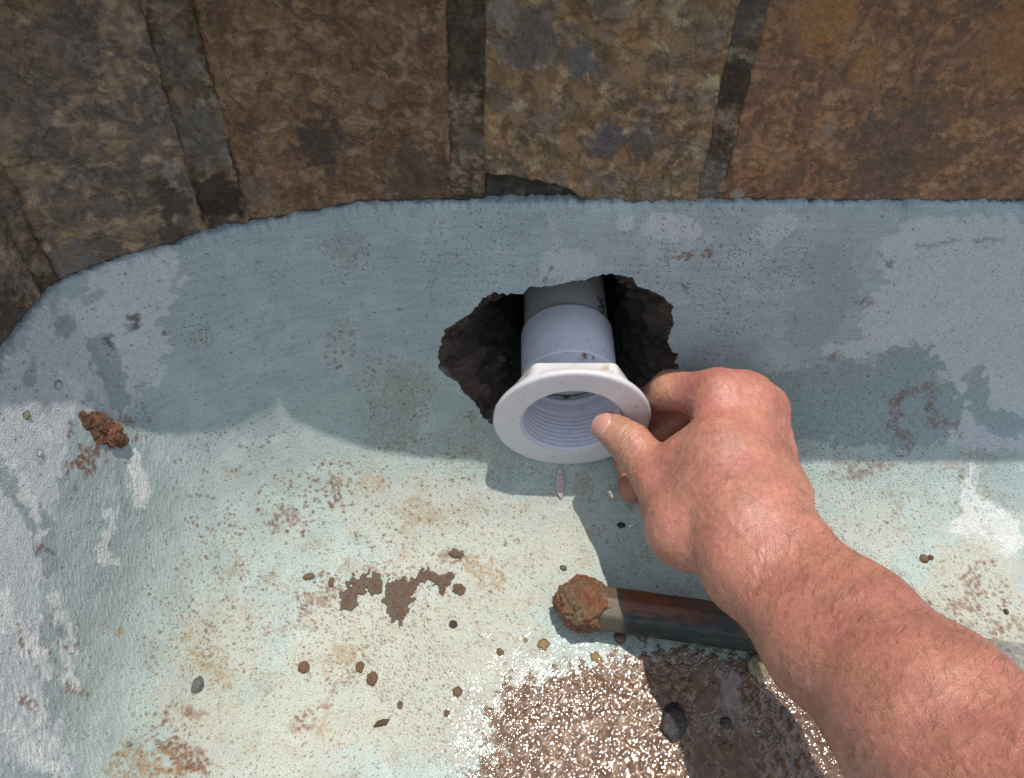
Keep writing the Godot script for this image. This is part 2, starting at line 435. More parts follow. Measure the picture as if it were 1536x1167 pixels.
# colour, count, least and largest radius in mm, chain of balls
const DOTS := [
	["rust", 160, 0.3, 0.9, [-73.3, 0.7, 25.2, 22.6, -71.1, -26.3, 35.4, 19.1]],
	["darkmud", 80, 0.3, 0.7, [-89.5, 92.3, 9.6, 12.3]],
	["rust", 60, 0.3, 1, [-100.6, 40, 23.6, 9.3, -101.6, 26.4, 26.8, 7.1]],
	["rust", 150, 0.4, 1.4, [-138.5, -48.8, 85.4, 16.4, -112.7, -48.7, 65.9, 16.8]],
	["rust", 120, 0.4, 1.2, [-164.1, -18.9, 81.2, 35.3]],
	["rust", 200, 0.4, 1.3, [-46.3, -76, 83.5, 55.7]],
	["rust", 200, 0.3, 1.1, [-175, -45.1, 144.2, 44.9]],
	["rust", 150, 0.4, 1.5, [289.4, -87.4, 114.9, 20.9, 274.2, -89.9, 135.7, 20.4]],
	["rust", 120, 0.4, 1.2, [302.7, -89.9, 135.7, 20.4]],
	["darkmud", 260, 0.25, 0.6, [141.1, 81, 7.2, 22.2, 126.4, 60, 11.4, 22.8]],
	["darkmud", 120, 0.3, 0.6, [306.7, -52.8, 52.9, 17.2, 328.5, -61.7, 62.4, 17.2]],
	["rust", 100, 0.4, 1.2, [-173.5, -51.2, 220.1, 20.1]],
	["rust", 260, 0.3, 1, [-84.7, -88.8, 136.2, 52.9]],
	["rust", 100, 0.4, 1.4, [-117.1, -80.3, 127.2, 16.3]],
	["rust", 140, 0.3, 1, [-7.5, -88.8, 123.1, 37.3]],
	["darkmud", 160, 0.25, 0.6, [-17.7, 81, 7.2, 33.2]],
	["darkmud", 160, 0.25, 0.6, [104.8, 100.8, 3.2, 21.5, 85.7, 81, 7.2, 18.5]],
	["rust", 140, 0.3, 0.9, [237.8, -67, 69.1, 38.8]],
	["darkmud", 300, 0.25, 0.7, [190.6, -19.1, 30.3, 42.2, 235.1, -31.5, 36.7, 25.6]],
	["rust", 60, 0.3, 1, [-198.4, 41.2, 88.5, 10.5]],
	["darkmud", 90, 0.25, 0.6, [-168, 68.5, 46.8, 8.9]],
	["rust", 60, 0.4, 1.2, [-205.5, 19.6, 194.8, 12.1, -202.8, 5.9, 201.8, 9.2]],
]

func build_basin() -> void:
	hole_table()
	var ss := PackedFloat32Array()
	var s := -0.62
	while s < 0.70:
		ss.append(s)
		s += 0.0007 if s > -0.38 and s < 0.365 else 0.006
	# rows: [d, y, d of the normal, y of the normal, w, q]; w > 0 runs from the cove's foot to the middle of the floor
	var rows := []
	for k in 9:
		var a := k / 8.0
		rows.append([-0.016 + 0.0135 * a, RIM_Y + 0.0004, 0.0, 1.0, 0.0, -0.016 + 0.0135 * a])
	for k in range(1, 5):
		var a := k / 4.0 * PI / 2
		rows.append([-0.0025 + 0.0025 * sin(a), RIM_Y - 0.0021 + 0.0025 * cos(a), sin(a), cos(a), 0.0, 0.0])
	for k in range(5, 385):
		var q := ARC_Q * k / 384.0
		var e := wall_profile(q)
		var a := maxf(LEAN_A, LEAN_A + (q - WALL_Q) / COVE)
		rows.append([e.x, e.y, cos(a), sin(a), 0.0, q])
	for k in range(1, 171):
		rows.append([0.0, 0.0, 0.045, 1.0, 0.25 * k / 170.0, 0.0])
	for k in range(1, 26):
		rows.append([0.0, 0.0, 0.045, 1.0, 0.25 + 0.75 * k / 25.0, 0.0])
	var nr := rows.size()
	var nc := ss.size()
	var v := PackedVector3Array(); v.resize(nr * nc)
	var col := PackedColorArray(); col.resize(nr * nc)
	var keep := PackedByteArray(); keep.resize(nr * nc); keep.fill(1)
	var n_brush := noise(31, 1.0, 3)
	var n_tone := noise(33, 26.0, 4)
	var n_cream := noise(35, 34.0, 5)
	var n_ridge := noise(37, 1.0, 2)
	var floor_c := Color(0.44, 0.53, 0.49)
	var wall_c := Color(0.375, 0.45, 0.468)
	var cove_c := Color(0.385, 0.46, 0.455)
	var cream_c := Color(0.53, 0.53, 0.45)
	for j in nc:
		var sj := ss[j]
		var r0 := rim(sj)
		var inn := rim_in(sj)
		var foot := r0 + inn * COVE_D
		var out_ := bulge(sj)
		for i in nr:
			var row: Array = rows[i]
			var p: Vector3
			var q: float = row[5]
			if row[4] > 0.0:
				p = foot.lerp(MIDDLE, row[4])
				p.y = FLOOR_Y - DROP * row[4]
				q = ARC_Q + row[4] * 0.5
			else:
				p = r0 + inn * (row[0] - out_ * smoothstep(-0.06, 0.10, row[1]))
				p.y = row[1]
			var nn: Vector3 = inn * row[2] + Vector3(0, row[3], 0)
			var mmp := p * 1000.0
			var at := i * nc + j
			# hole
			if q > 0.03 and q < 0.20 and sj < 0.03 and sj > -0.17:
				var h2 := Vector2(KX - sj, q) - hole_c
				var rr := h2.length()
				var hr := hole_radius(h2.angle())
				if rr < hr:
					if rr > hr - 0.0006:
						var shift := h2 / rr * (hr - rr)
						p.x += shift.x
						if row[4] == 0.0:
							p.y -= shift.y * row[2]
							p += inn * (shift.y * row[3])
					else:
						keep[at] = 0
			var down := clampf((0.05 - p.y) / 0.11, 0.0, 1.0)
			var left := clampf((-0.15 - p.x) / 0.05, 0.0, 1.0)
			# relief
			var h := swell(p) + 0.00010 * n_mid.get_noise_3dv(mmp)
			h += 0.00010 * n_brush.get_noise_2d(sj * 55.0, q * 700.0) * (1.0 - down)
			h += 0.00035 * n_ridge.get_noise_2d(sj * 110.0 + q * 90.0, q * 420.0 - sj * 380.0) * left * clampf((0.08 - p.y) / 0.05, 0.0, 1.0)
			var wet := clampf(1.0 - Vector2(p.x - 0.06, p.z - 0.215).length() / 0.16, 0.0, 1.0)
			h += (0.00004 + 0.00009 * down + 0.00014 * wet) * n_fine.get_noise_3dv(mmp)
			if row[4] == 0.0 and row[0] <= 0.0003 and q <= 0.0005:      # ragged lip where the plaster laps the stone
				h += 0.0024 * n_edge.get_noise_2d(sj * 1000.0 * 0.9, 3.0) + 0.0009 * n_fine.get_noise_2d(sj * 1000.0 * 0.6, q * 900.0)
			p += nn * h
			v[at] = p
			# colour
			var t1 := n_tone.get_noise_3dv(mmp)
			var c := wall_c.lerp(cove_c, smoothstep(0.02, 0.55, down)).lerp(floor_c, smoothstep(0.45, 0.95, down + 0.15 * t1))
			var br := n_brush.get_noise_2d(sj * 26.0 + 40.0, q * 330.0) * (1.0 - down * 0.7)
			var grain := n_patch.get_noise_3dv(mmp)
			c = c * (1.0 + 0.13 * t1 + 0.14 * br + 0.07 * grain)
			var cream := smoothstep(0.08, 0.6, n_cream.get_noise_3dv(mmp) + 0.10 * grain) * smoothstep(0.5, 1.0, down)
			c = c.lerp(cream_c, 0.40 * cream)
			var pale := smoothstep(0.15, 0.5, n_cream.get_noise_3d(mmp.x * 1.4 + 500.0, mmp.y, mmp.z * 1.4))
			c = c.lerp(Color(0.53, 0.60, 0.60), 0.35 * pale)
			# thin dirt dried in the hollows of the floor
			var dirt := smoothstep(0.12, 0.5, n_tone.get_noise_3d(mmp.x + 400.0, mmp.y, mmp.z * 1.3) * 0.8 + 0.55 * n_patch.get_noise_3d(mmp.x * 1.3, mmp.y + 60.0, mmp.z * 1.3)) * smoothstep(0.55, 1.0, down)
			c = c.lerp(Color(0.33, 0.225, 0.125), 0.55 * dirt)
			col[at] = c
	# blocks of vertices, to find those near a stain
	var blocks := []
	var bs := 20
	for bi in range(0, nr, bs):
		for bj in range(0, nc, bs):
			var i1 := mini(bi + bs, nr)
			var j1 := mini(bj + bs, nc)
			var mid := (v[bi * nc + bj] + v[(i1 - 1) * nc + j1 - 1]) / 2
			var rad := 0.0
			for w in [v[bi * nc + bj], v[(i1 - 1) * nc + bj], v[bi * nc + j1 - 1], v[(i1 - 1) * nc + j1 - 1]]:
				rad = maxf(rad, mid.distance_to(w))
			blocks.append([mid, rad * 1.05, bi, i1, bj, j1])
	for f in STAINS:
		var tint: Color = STAIN_COLORS[f[0]]
		var amp: float = f[2] * 0.001
		var soft: float = f[3] * 0.001
		var patchy: bool = f[0] in ["rust", "ochre", "mud", "olive", "darkmud"]
		var lift := 0.0005 if f[0] == "mud" else 0.0003 if f[0] == "darkmud" else 0.0
		var near := blocks_near(blocks, f[4], amp + soft)
		for b in near:
			for i in range(b[2], b[3]):
				for j in range(b[4], b[5]):
					var at := i * nc + j
					var p := v[at]
					var mp := p * 1000.0
					var d := chain_distance(f[4], p) + amp * n_edge.get_noise_3dv(mp) * 1.4
					var a: float = clampf(0.5 - d / soft, 0.0, 1.0) * f[1]
					if a <= 0.0:
						continue
					if patchy:
						a *= smoothstep(-0.45, 0.35, n_patch.get_noise_3d(mp.x, mp.y + 90.0, mp.z) + clampf(-d / (soft + amp) * 0.4 - 0.15, -0.3, 0.3))
					var g := 1.0 + 0.22 * n_patch.get_noise_3d(mp.x + 200.0, mp.y, mp.z)
					col[at] = col[at].lerp(tint * g, a)
					if lift > 0.0 and a > 0.3:
						v[at] = p + Vector3(0, 1, 0.4) * lift * a
	# single specks: pits, grit and rust points
	for f in DOTS:
		var near := blocks_near(blocks, f[4], 0.0)
		if near.is_empty():
			continue
		for k in int(f[1] * 1.7):
			var b: Array = near[rng.randi() % near.size()]
			var i := rng.randi_range(b[2], b[3] - 1)
			var j := rng.randi_range(b[4], b[5] - 1)
			if chain_distance(f[4], v[i * nc + j]) < 0.003 * rng.randf():
				speck(v, col, nr, nc, i, j, rng.randf_range(f[2], f[3]) * 0.001, STAIN_COLORS[f[0]], rng.randf_range(0.6, 1.0))
	for k in 22000:
		var i := rng.randi_range(14, nr - 27)
		var j := rng.randi_range(70, nc - 80)
		var low := v[i * nc + j].y < -0.03
		if not low and rng.randf() < 0.72:
			continue
		var size := 0.00028 + 0.0006 * pow(rng.randf(), 4.0)
		speck(v, col, nr, nc, i, j, size, STAIN_COLORS["rust" if low and rng.randf() < 0.65 else "darkmud"], rng.randf_range(0.4, 1.0))
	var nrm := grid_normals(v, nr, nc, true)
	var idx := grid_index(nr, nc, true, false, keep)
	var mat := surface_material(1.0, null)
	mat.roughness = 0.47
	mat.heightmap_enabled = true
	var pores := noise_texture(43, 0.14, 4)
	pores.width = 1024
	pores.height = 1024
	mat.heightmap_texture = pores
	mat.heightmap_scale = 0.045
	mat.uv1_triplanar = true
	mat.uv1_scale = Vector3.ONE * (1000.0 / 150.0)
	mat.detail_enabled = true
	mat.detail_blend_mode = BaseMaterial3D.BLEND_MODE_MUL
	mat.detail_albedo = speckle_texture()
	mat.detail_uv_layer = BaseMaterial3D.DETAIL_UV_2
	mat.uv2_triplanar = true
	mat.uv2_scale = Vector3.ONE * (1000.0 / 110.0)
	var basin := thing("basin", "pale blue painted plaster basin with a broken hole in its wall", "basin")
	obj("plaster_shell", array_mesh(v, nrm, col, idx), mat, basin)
	build_hole(basin)

func blocks_near(blocks: Array, chain: Array, extra: float) -> Array:
	var out := []
	for b in blocks:
		if chain_distance(chain, b[0]) < b[1] + extra * 2.0:
			out.append(b)
	return out

func chain_distance(c: Array, p: Vector3) -> float:
	var best := 1e9
	var a := Vector3(c[0], c[1], c[2]) * 0.001
	if c.size() == 4:
		return p.distance_to(a) - c[3] * 0.001
	for k in range(4, c.size(), 4):
		var b := Vector3(c[k], c[k + 1], c[k + 2]) * 0.001
		var ab := b - a
		var t := clampf((p - a).dot(ab) / ab.length_squared(), 0.0, 1.0)
		best = minf(best, p.distance_to(a + ab * t) - lerpf(c[k - 1], c[k + 3], t) * 0.001)
		a = b
	return best

func speck(v: PackedVector3Array, col: PackedColorArray, nr: int, nc: int, i: int, j: int, r: float, tint: Color, strength: float) -> void:
	var c := v[i * nc + j]
	var reach := int(ceil(r / 0.0007)) + 1
	var stretch := rng.randf_range(0.7, 1.3)
	for a in range(maxi(i - reach, 0), mini(i + reach + 1, nr)):
		for b in range(maxi(j - reach, 0), mini(j + reach + 1, nc)):
			var d := v[a * nc + b] - c
			var f := clampf(1.25 - Vector3(d.x * stretch, d.y, d.z / stretch).length() / r, 0.0, 1.0) * strength
			if f > 0.0:
				col[a * nc + b] = col[a * nc + b].lerp(tint, f)

func speckle_texture() -> NoiseTexture2D:         # fine grain: mostly clean paint with dirty pores
	var x := noise_texture(44, 0.11, 4)
	x.width = 1024
	x.height = 1024
	var g := Gradient.new()
	g.set_color(0, Color(0.26, 0.21, 0.17))
	g.set_color(1, Color(1, 1, 1))
	g.add_point(0.18, Color(0.52, 0.47, 0.42))
	g.add_point(0.27, Color(0.90, 0.885, 0.865))
	g.add_point(0.6, Color(0.96, 0.96, 0.96))
	x.color_ramp = g
	return x

func build_hole(basin: Node3D) -> void:
	var rows := 52
	var cols := 320
	var v := PackedVector3Array()
	var c := PackedColorArray()
	var n_rock := noise(51, 14.0, 5)
	var n_crag := noise(52, 5.0, 4, FastNoiseLite.TYPE_CELLULAR)
	for i in rows:
		var t := i / float(rows - 1)
		for j in cols:
			var a := j * TAU / cols
			var r0 := hole_radius(a) + 0.0012
			var dir := Vector2.from_angle(a)
			var shrink := lerpf(1.0, 0.62, smoothstep(0.0, 0.55, t)) * lerpf(1.0, 0.95, t)
			if t > 0.97:
				shrink = 0.0
			var e := hole_c + dir * r0
			# point of the surface at the hole's edge
			var x := e.x
			var d: float
			var y: float
			var prof := wall_profile(e.y)
			d = prof.x
			y = prof.y
			var mid := Vector3(hole_c.x + 0.012, -0.002, d)
			var edge := Vector3(x, y, d - 0.0006)
			var p := mid + (edge - mid) * Vector3(shrink, shrink, 1.0)
			p.z -= 0.13 * t * t + 0.055 * t
			var mp := p * 1000.0
			var crag := 0.0095 * n_rock.get_noise_3dv(mp) + 0.0055 * (n_crag.get_noise_3dv(mp) + 0.5)
			var out := Vector3(dir.x, -dir.y, 0.25)
			p += out * crag * smoothstep(0.0, 0.16, t)
			if t < 0.1:
				p += out * 0.0005 * (1.0 - t * 10.0)
			v.append(p)
			var g := 1.0 + 0.55 * n_rock.get_noise_3d(mp.x * 1.7, mp.y * 1.7, mp.z * 1.7) + 0.4 * n_patch.get_noise_3dv(mp)
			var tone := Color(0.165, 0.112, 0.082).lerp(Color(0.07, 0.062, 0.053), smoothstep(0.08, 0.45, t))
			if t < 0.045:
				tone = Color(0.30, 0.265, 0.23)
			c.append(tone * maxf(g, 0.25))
	var nrm := grid_normals(v, rows, cols, true, true)
	var grit_at := []
	for k in 70:
		var i := rng.randi_range(2, 24)
		var j := rng.randi() % cols
		grit_at.append([v[i * cols + j], rng.randf_range(0.0016, 0.0048), rng.randi() % 4])
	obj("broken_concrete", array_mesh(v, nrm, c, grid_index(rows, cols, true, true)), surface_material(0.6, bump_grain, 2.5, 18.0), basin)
	var grain := surface_material(0.7, bump_grain, 0.8, 12.0)
	var kinds := []
	for k in 4:
		kinds.append(lump(Vector3(1.0, 0.7, 0.85), 0.5, 700 + k, [Color(0.12, 0.085, 0.062), Color(0.19, 0.15, 0.12), Color(0.08, 0.065, 0.055), Color(0.15, 0.095, 0.06)][k], 12, -1.0))
	for g in grit_at:                                 # stones of the concrete, laid bare
		var o := obj("aggregate_stone", kinds[g[2]], grain, basin)
		o.transform = Transform3D(Basis.from_euler(Vector3(rng.randf() * TAU, rng.randf() * TAU, rng.randf() * TAU)).scaled(Vector3.ONE * g[1]), g[0])

# ------------------------------------------------------------------ stone wall above the rim
const EDGES := {'T0r': [178.4, 163.8], 'T1l': [168.7, 160.9], 'T1r': [105.2, 97.1], 'T2l': [85.5, 79.7], 'T2r': [-18.3, -21.8], 'T3l': [-34.4, -39.0], 'T3r': [-147.7, -149.6], 'T4l': [-160.3, -162.7]}
const CHIP := [Vector2(-34.9, 133.3), Vector2(-47.2, 132.1), Vector2(-57.6, 129.7), Vector2(-71.5, 128.1), Vector2(-80.8, 123.1), Vector2(-91.8, 112.7)]
const COPING := [[Vector2(361.7, 21.1), Vector2(219.3, 20.9), Vector2(88.2, 20.9), Vector2(17.4, 21.6), Vector2(2.2, 20.4), Vector2(-24.6, 19.2), Vector2(-63.2, 19.7), Vector2(-82.2, 21.4), Vector2(-97.5, 23), Vector2(-105.7, 24), Vector2(-109.7, 24)], [Vector2(-112.8, 25.4), Vector2(-118.1, 29.2), Vector2(-130.2, 37.6), Vector2(-144.9, 47.1), Vector2(-163.4, 58.9), Vector2(-175.7, 69.8), Vector2(-185, 78.8), Vector2(-191.6, 83.6), Vector2(-197.7, 100.7), Vector2(-202.2, 115.2)]]

func wall_point(s: float, y: float, proud: float) -> Vector3:   # proud: metres before the rim line
	var p := rim(s) + rim_in(s) * (proud - bulge(s) - 0.07 * maxf(y - 0.118, 0.0))
	p.y = y
	return p

const STONE := {
	"grey": [Color(0.122, 0.092, 0.078), Color(0.18, 0.132, 0.088), Color(0.068, 0.058, 0.058), Color(0.27, 0.20, 0.145)],
	"brown": [Color(0.130, 0.074, 0.042), Color(0.18, 0.120, 0.074), Color(0.075, 0.038, 0.020), Color(0.23, 0.150, 0.105)],
	"ochre": [Color(0.205, 0.132, 0.070), Color(0.150, 0.120, 0.098), Color(0.095, 0.062, 0.034), Color(0.36, 0.275, 0.180)],
	"rust": [Color(0.160, 0.088, 0.052), Color(0.225, 0.125, 0.062), Color(0.115, 0.072, 0.050), Color(0.27, 0.165, 0.105)],
	"mortar": [Color(0.185, 0.142, 0.105), Color(0.26, 0.215, 0.165), Color(0.085, 0.055, 0.035), Color(0.27, 0.24, 0.20)],
	"dark": [Color(0.062, 0.068, 0.062), Color(0.09, 0.094, 0.085), Color(0.045, 0.04, 0.034), Color(0.15, 0.15, 0.14)],
}

# a slab between the slanting edges l and r (s at its foot and at its top, mm), its front as relief, its sides running back to the wall
func slab(l: Array, r: Array, foot: Callable, top: float, proud: float, palette: Array, seed_: int, relief: float, spots: Array, step := 0.0008) -> ArrayMesh:
	var w := absf(l[0] - r[0]) * 0.001
	var cols := maxi(int(w / step), 6)
	var rowsn := int((top - 0.117) / step) + 2
	var na := noise(seed_, 30.0, 5)
	var nb := noise(seed_ + 1, 8.0, 5)
	var nd := noise(seed_ + 2, 17.0, 5)
	var cleft := noise(seed_ + 3, 34.0, 4)
	var ne := noise(seed_ + 4, 5.0, 3)
	nd.domain_warp_enabled = true
	nd.domain_warp_amplitude = 12.0
	nd.domain_warp_frequency = 0.05
	var v := PackedVector3Array()
	var c := PackedColorArray()
	for i in rowsn + 5:
		for j in cols + 5:
			var ii := clampi(i - 2, 0, rowsn)
			var jj := clampi(j - 2, 0, cols)
			var ring := maxi(absi(i - 2 - ii), absi(j - 2 - jj))      # 0 on the front, 1 and 2 on the sides
			var u := jj / float(cols)
			var s0 := lerpf(l[0], r[0], u) * 0.001
			var y0: float = foot.call(s0)
			var y := lerpf(y0, top, ii / float(rowsn))
			var k := (y - 0.116) / 0.124
			var s := lerpf(lerpf(l[0], l[1], k), lerpf(r[0], r[1], k), u) * 0.001
			var mx := s * 1000.0
			var my := y * 1000.0
			var near := minf(minf(u, 1.0 - u) * w, (y - y0)) * 1000.0   # mm to the edge
			var wob := 0.0008 * ne.get_noise_2d(mx * 0.6, my * 0.6)
			var loose := clampf(1.0 - near / 5.0, 0.0, 1.0)
			s += wob * loose
			y += wob * 0.8 * loose
			var layer := (cleft.get_noise_2d(mx, my) + 0.05 * nb.get_noise_2d(mx * 2.0, my * 2.0)) * 6.0
			var steps: float = (floor(layer) + smoothstep(0.80, 1.0, layer - floor(layer))) / 6.0
			var h := relief * (0.5 * cleft.get_noise_2d(mx, my) + 1.7 * steps + 0.3 * nb.get_noise_2d(mx, my)) + 0.00016 * n_fine.get_noise_2d(mx, my) + 0.00012 * n_patch.get_noise_2d(mx, my)
			h -= 0.0010 * pow(clampf(1.0 - near / 1.4, 0.0, 1.0), 2.0)
			if ring == 1:
				h -= 0.0011
			elif ring == 2:
				h = -0.008
			v.append(wall_point(s, y, proud + h))
			var a := na.get_noise_2d(mx, my)
			var b := nb.get_noise_2d(mx, my)
			var d := nd.get_noise_2d(mx, my)
			var f0 := n_patch.get_noise_2d(mx + 31.0, my)
			var t: Color = palette[0].lerp(palette[1], smoothstep(-0.18, 0.30, a + 0.45 * b))
			t = t.lerp(palette[2], 0.75 * smoothstep(0.06, 0.20, d + 0.30 * b + 0.12 * f0))
			t = t.lerp(palette[3], 0.7 * smoothstep(0.24, 0.42, nd.get_noise_2d(my + 300.0, mx) + 0.25 * b))
			var f1 := n_patch.get_noise_2d(mx, my)
			var f2 := n_patch.get_noise_2d(mx * 2.6 + 90.0, my * 2.6)
			t = t.lerp(palette[1], 0.30 * smoothstep(0.10, 0.40, f1 + 0.4 * f2 + 0.5 * a))
			t = t.lerp(palette[2], 0.35 * smoothstep(0.15, 0.5, f2 - 0.4 * f1))
			t = t * (1.0 + 0.28 * sin(floor(layer) * 2.4 + seed_))
			t = t.lerp(palette[2] * 0.6, 0.7 * smoothstep(0.93, 0.985, 1.0 - absf(cleft.get_noise_2d(mx * 0.8 + 200.0, my * 1.5))) * smoothstep(0.0, 0.2, a))
			t = t * Color(1.10, 1.0, 0.84) * (1.58 + 0.26 * b + 0.30 * f1 + 0.36 * f2 + 0.5 * maxf(n_fine.get_noise_2d(mx, my) - 0.3, 0.0))
			for q in spots:                                           # [s, y, radius in mm, colour, strength]
				var e: float = Vector2(mx - q[0], (my - q[1]) * 0.8).length() + 0.7 * q[2] * nb.get_noise_2d(mx * 1.3, my * 1.3 + 70.0)
				t = t.lerp(q[3] * (1.0 + 0.4 * n_patch.get_noise_2d(mx, my)), q[4] * smoothstep(q[2] * 1.1, q[2] * 0.8, e))
			c.append(Color(clampf(t.r, 0.02, 0.5), clampf(t.g, 0.016, 0.45), clampf(t.b, 0.012, 0.4)))
	var rr := rowsn + 5
	var cc := cols + 5
	var flip: bool = l[0] > r[0]
	return array_mesh(v, grid_normals(v, rr, cc, not flip), c, grid_index(rr, cc, not flip))

func build_wall() -> void:
	var wall := thing("stone_wall", "wall of slate coloured stone tiles with wide mortar joints above the blue basin", "wall")
	var level := func(_s: float) -> float: return 0.1175
	# mortar bed behind everything
	obj("mortar_bed", slab([430.0, 430.0], [-440.0, -440.0], func(_s: float) -> float: return 0.108, 0.246, -0.0105, STONE.dark, 300, 0.0006, [], 0.004), surface_material(0.95, bump_grain, 0.8, 30.0), wall)
	var stone := surface_material(0.45, bump_grain, 0.8, 45.0, tint_grain)
	var e := EDGES
	var wet := Color(0.045, 0.030, 0.022)
	var pale := Color(0.30, 0.26, 0.22)
	var chip_foot := func(s: float) -> float:
		var x := s * 1000.0
		if x >= CHIP[0].x:
			return CHIP[0].y * 0.001
		for k in CHIP.size() - 1:
			if x <= CHIP[k].x and x > CHIP[k + 1].x:
				return lerpf(CHIP[k].y, CHIP[k + 1].y, (CHIP[k].x - x) / (CHIP[k].x - CHIP[k + 1].x)) * 0.001 + 0.0009 * n_edge.get_noise_1d(x * 1.3)
		return 0.1155 + 0.0008 * n_edge.get_noise_1d(x)
	for a in [
		["grey stone tile with cream blotches at the left edge", [292.0, 285.0], e.T0r, level, "grey", 400, 0.0013, [[195.0, 124.0, 9.0, wet, 0.8]]],
		["grey purple stone tile with tan mottling and a dark wet patch", e.T1l, e.T1r, level, "grey", 410, 0.0013, [[117.0, 148.0, 5.0, wet, 0.85], [114.0, 137.0, 7.0, wet, 0.85], [121.0, 120.0, 6.0, wet, 0.7], [110.0, 155.0, 3.5, pale, 0.6], [165.0, 190.0, 9.0, Color(0.26, 0.20, 0.13), 0.7], [160.0, 122.0, 9.0, Color(0.19, 0.17, 0.15), 0.7]]],
		["brown stone tile with a dark damp spot", e.T2l, e.T2r, level, "brown", 420, 0.0009, [[44.0, 153.0, 11.0, Color(0.055, 0.034, 0.020), 0.85], [14.0, 172.0, 3.2, Color(0.27, 0.22, 0.18), 0.75], [55.0, 215.0, 5.0, Color(0.24, 0.12, 0.045), 0.6], [0.0, 130.0, 16.0, Color(0.075, 0.045, 0.026), 0.6], [71.0, 158.0, 2.5, Color(0.27, 0.19, 0.15), 0.7], [76.0, 135.0, 8.0, Color(0.19, 0.13, 0.10), 0.5]]],
		["ochre and slate grey stone tile with its lower corner broken off", e.T3l, e.T3r, chip_foot, "ochre", 430, 0.0016, [[-58.0, 200.0, 12.0, Color(0.14, 0.115, 0.10), 0.8], [-46.0, 212.0, 6.0, pale, 0.7], [-92.0, 130.0, 6.0, Color(0.30, 0.26, 0.21), 0.6], [-98.0, 152.0, 8.0, Color(0.10, 0.095, 0.10), 0.8], [-115.0, 150.0, 8.0, Color(0.08, 0.07, 0.06), 0.7], [-102.0, 120.0, 7.0, pale, 0.55], [-122.0, 122.0, 5.0, pale, 0.5], [-82.0, 190.0, 7.0, Color(0.12, 0.12, 0.135), 0.8]]],
		["large rust brown stone tile with orange patches at its top", e.T4l, [-346.0, -352.0], level, "rust", 440, 0.0011, [[-190.0, 210.0, 13.0, Color(0.42, 0.20, 0.06), 0.8], [-215.0, 190.0, 8.0, Color(0.42, 0.20, 0.06), 0.7], [-280.0, 200.0, 18.0, Color(0.36, 0.17, 0.05), 0.75], [-320.0, 185.0, 14.0, Color(0.34, 0.16, 0.05), 0.7], [-240.0, 145.0, 24.0, Color(0.12, 0.082, 0.065), 0.6], [-262.0, 143.0, 9.0, Color(0.20, 0.115, 0.055), 0.7], [-205.0, 156.0, 3.0, pale, 0.5], [-168.0, 121.0, 3.0, Color(0.42, 0.36, 0.30), 0.8]]],
		["brown stone tile beyond the large rust brown one", [-357.0, -357.0], [-430.0, -430.0], level, "brown", 450, 0.001, []],
		["grey stone tile at the far left end", [425.0, 425.0], [304.0, 300.0], level, "grey", 460, 0.001, []],
	]:
		var o := obj("stone_tile", slab(a[1], a[2], a[3], 0.246, -0.0028, STONE[a[4]], a[5], a[6], a[7]), stone, wall)
		o.set_meta("label", a[0])
	var rough := surface_material(0.9, bump_grain, 1.6, 22.0, tint_grain)
	var mud := Color(0.075, 0.048, 0.030)
	var chalk := Color(0.26, 0.235, 0.20)
	for a in [
		[e.T0r, e.T1l, 500, [[182.0, 124.0, 8.0, mud, 0.8], [178.0, 160.0, 10.0, chalk, 0.7]]],
		[e.T1r, e.T2l, 510, [[96.0, 133.0, 12.0, mud, 0.85], [94.0, 165.0, 12.0, chalk, 0.75], [90.0, 200.0, 9.0, chalk, 0.4], [95.0, 118.0, 4.0, chalk, 0.6]]],
		[e.T2r, e.T3l, 520, [[-27.0, 118.0, 6.0, mud, 0.8], [-31.0, 150.0, 5.0, chalk, 0.5], [-28.0, 200.0, 22.0, mud, 0.6]]],
		[e.T3r, e.T4l, 530, [[-155.0, 180.0, 10.0, mud, 0.8], [-154.0, 146.0, 8.0, mud, 0.6], [-152.0, 130.0, 9.0, chalk, 0.6], [-150.0, 215.0, 14.0, Color(0.18, 0.16, 0.14), 0.8]]],
	]:
		var l := [a[0][0] + 1.1, a[0][1] + 1.1]
		var r := [a[1][0] - 1.1, a[1][1] - 1.1]
		obj("mortar_joint", slab(l, r, func(_s: float) -> float: return 0.1165, 0.246, -0.0046, STONE.mortar, a[2], 0.0022, a[3]), rough, wall)
	var patch_foot := func(_s: float) -> float: return 0.1155
	var p := obj("mortar_patch", slab([-35.0, -35.0], [-94.0, -94.0], patch_foot, 0.1345, -0.0075, STONE.dark, 540, 0.0008, []), rough, wall)
	p.set_meta("label", "dark green grey mortar where the tile corner is missing")
	# coping stones on top: their front edges throw the scalloped shadow
	var coat := surface_material(0.85, bump_grain, 1.0, 60.0, tint_grain)
	var joint: Vector2 = (COPING[0][-1] + COPING[1][0]) / 2 + Vector2(-0.9, -1.6)
	for k in 2:
		var pts: Array = COPING[k].duplicate()
		if k == 0:
			pts.push_front(pts[0] + Vector2(200, 0))
			pts.append(joint)
		else:
			pts.push_front(joint)
			for q in [Vector2(-3, 60), Vector2(-4, 160), Vector2(-4, 330)]:
				pts.append(pts[-1] * Vector2(1, 0) + Vector2(q.x, q.y + 90.0))
		var smooth := []
		for i in pts.size() - 1:
			for q in 6:
				smooth.append(pts[i].lerp(pts[i + 1], q / 6.0))
		smooth.append(pts[-1])
		var ring := [Vector2(0.13, 0.247), Vector2(0.012, 0.247), Vector2(0.004, 0.249), Vector2(0.0012, 0.254), Vector2(0, 0.260), Vector2(0.0, 0.266), Vector2(0.002, 0.271), Vector2(0.007, 0.274), Vector2(0.13, 0.275)]
		var st := PackedVector3Array()
		var cl := PackedColorArray()
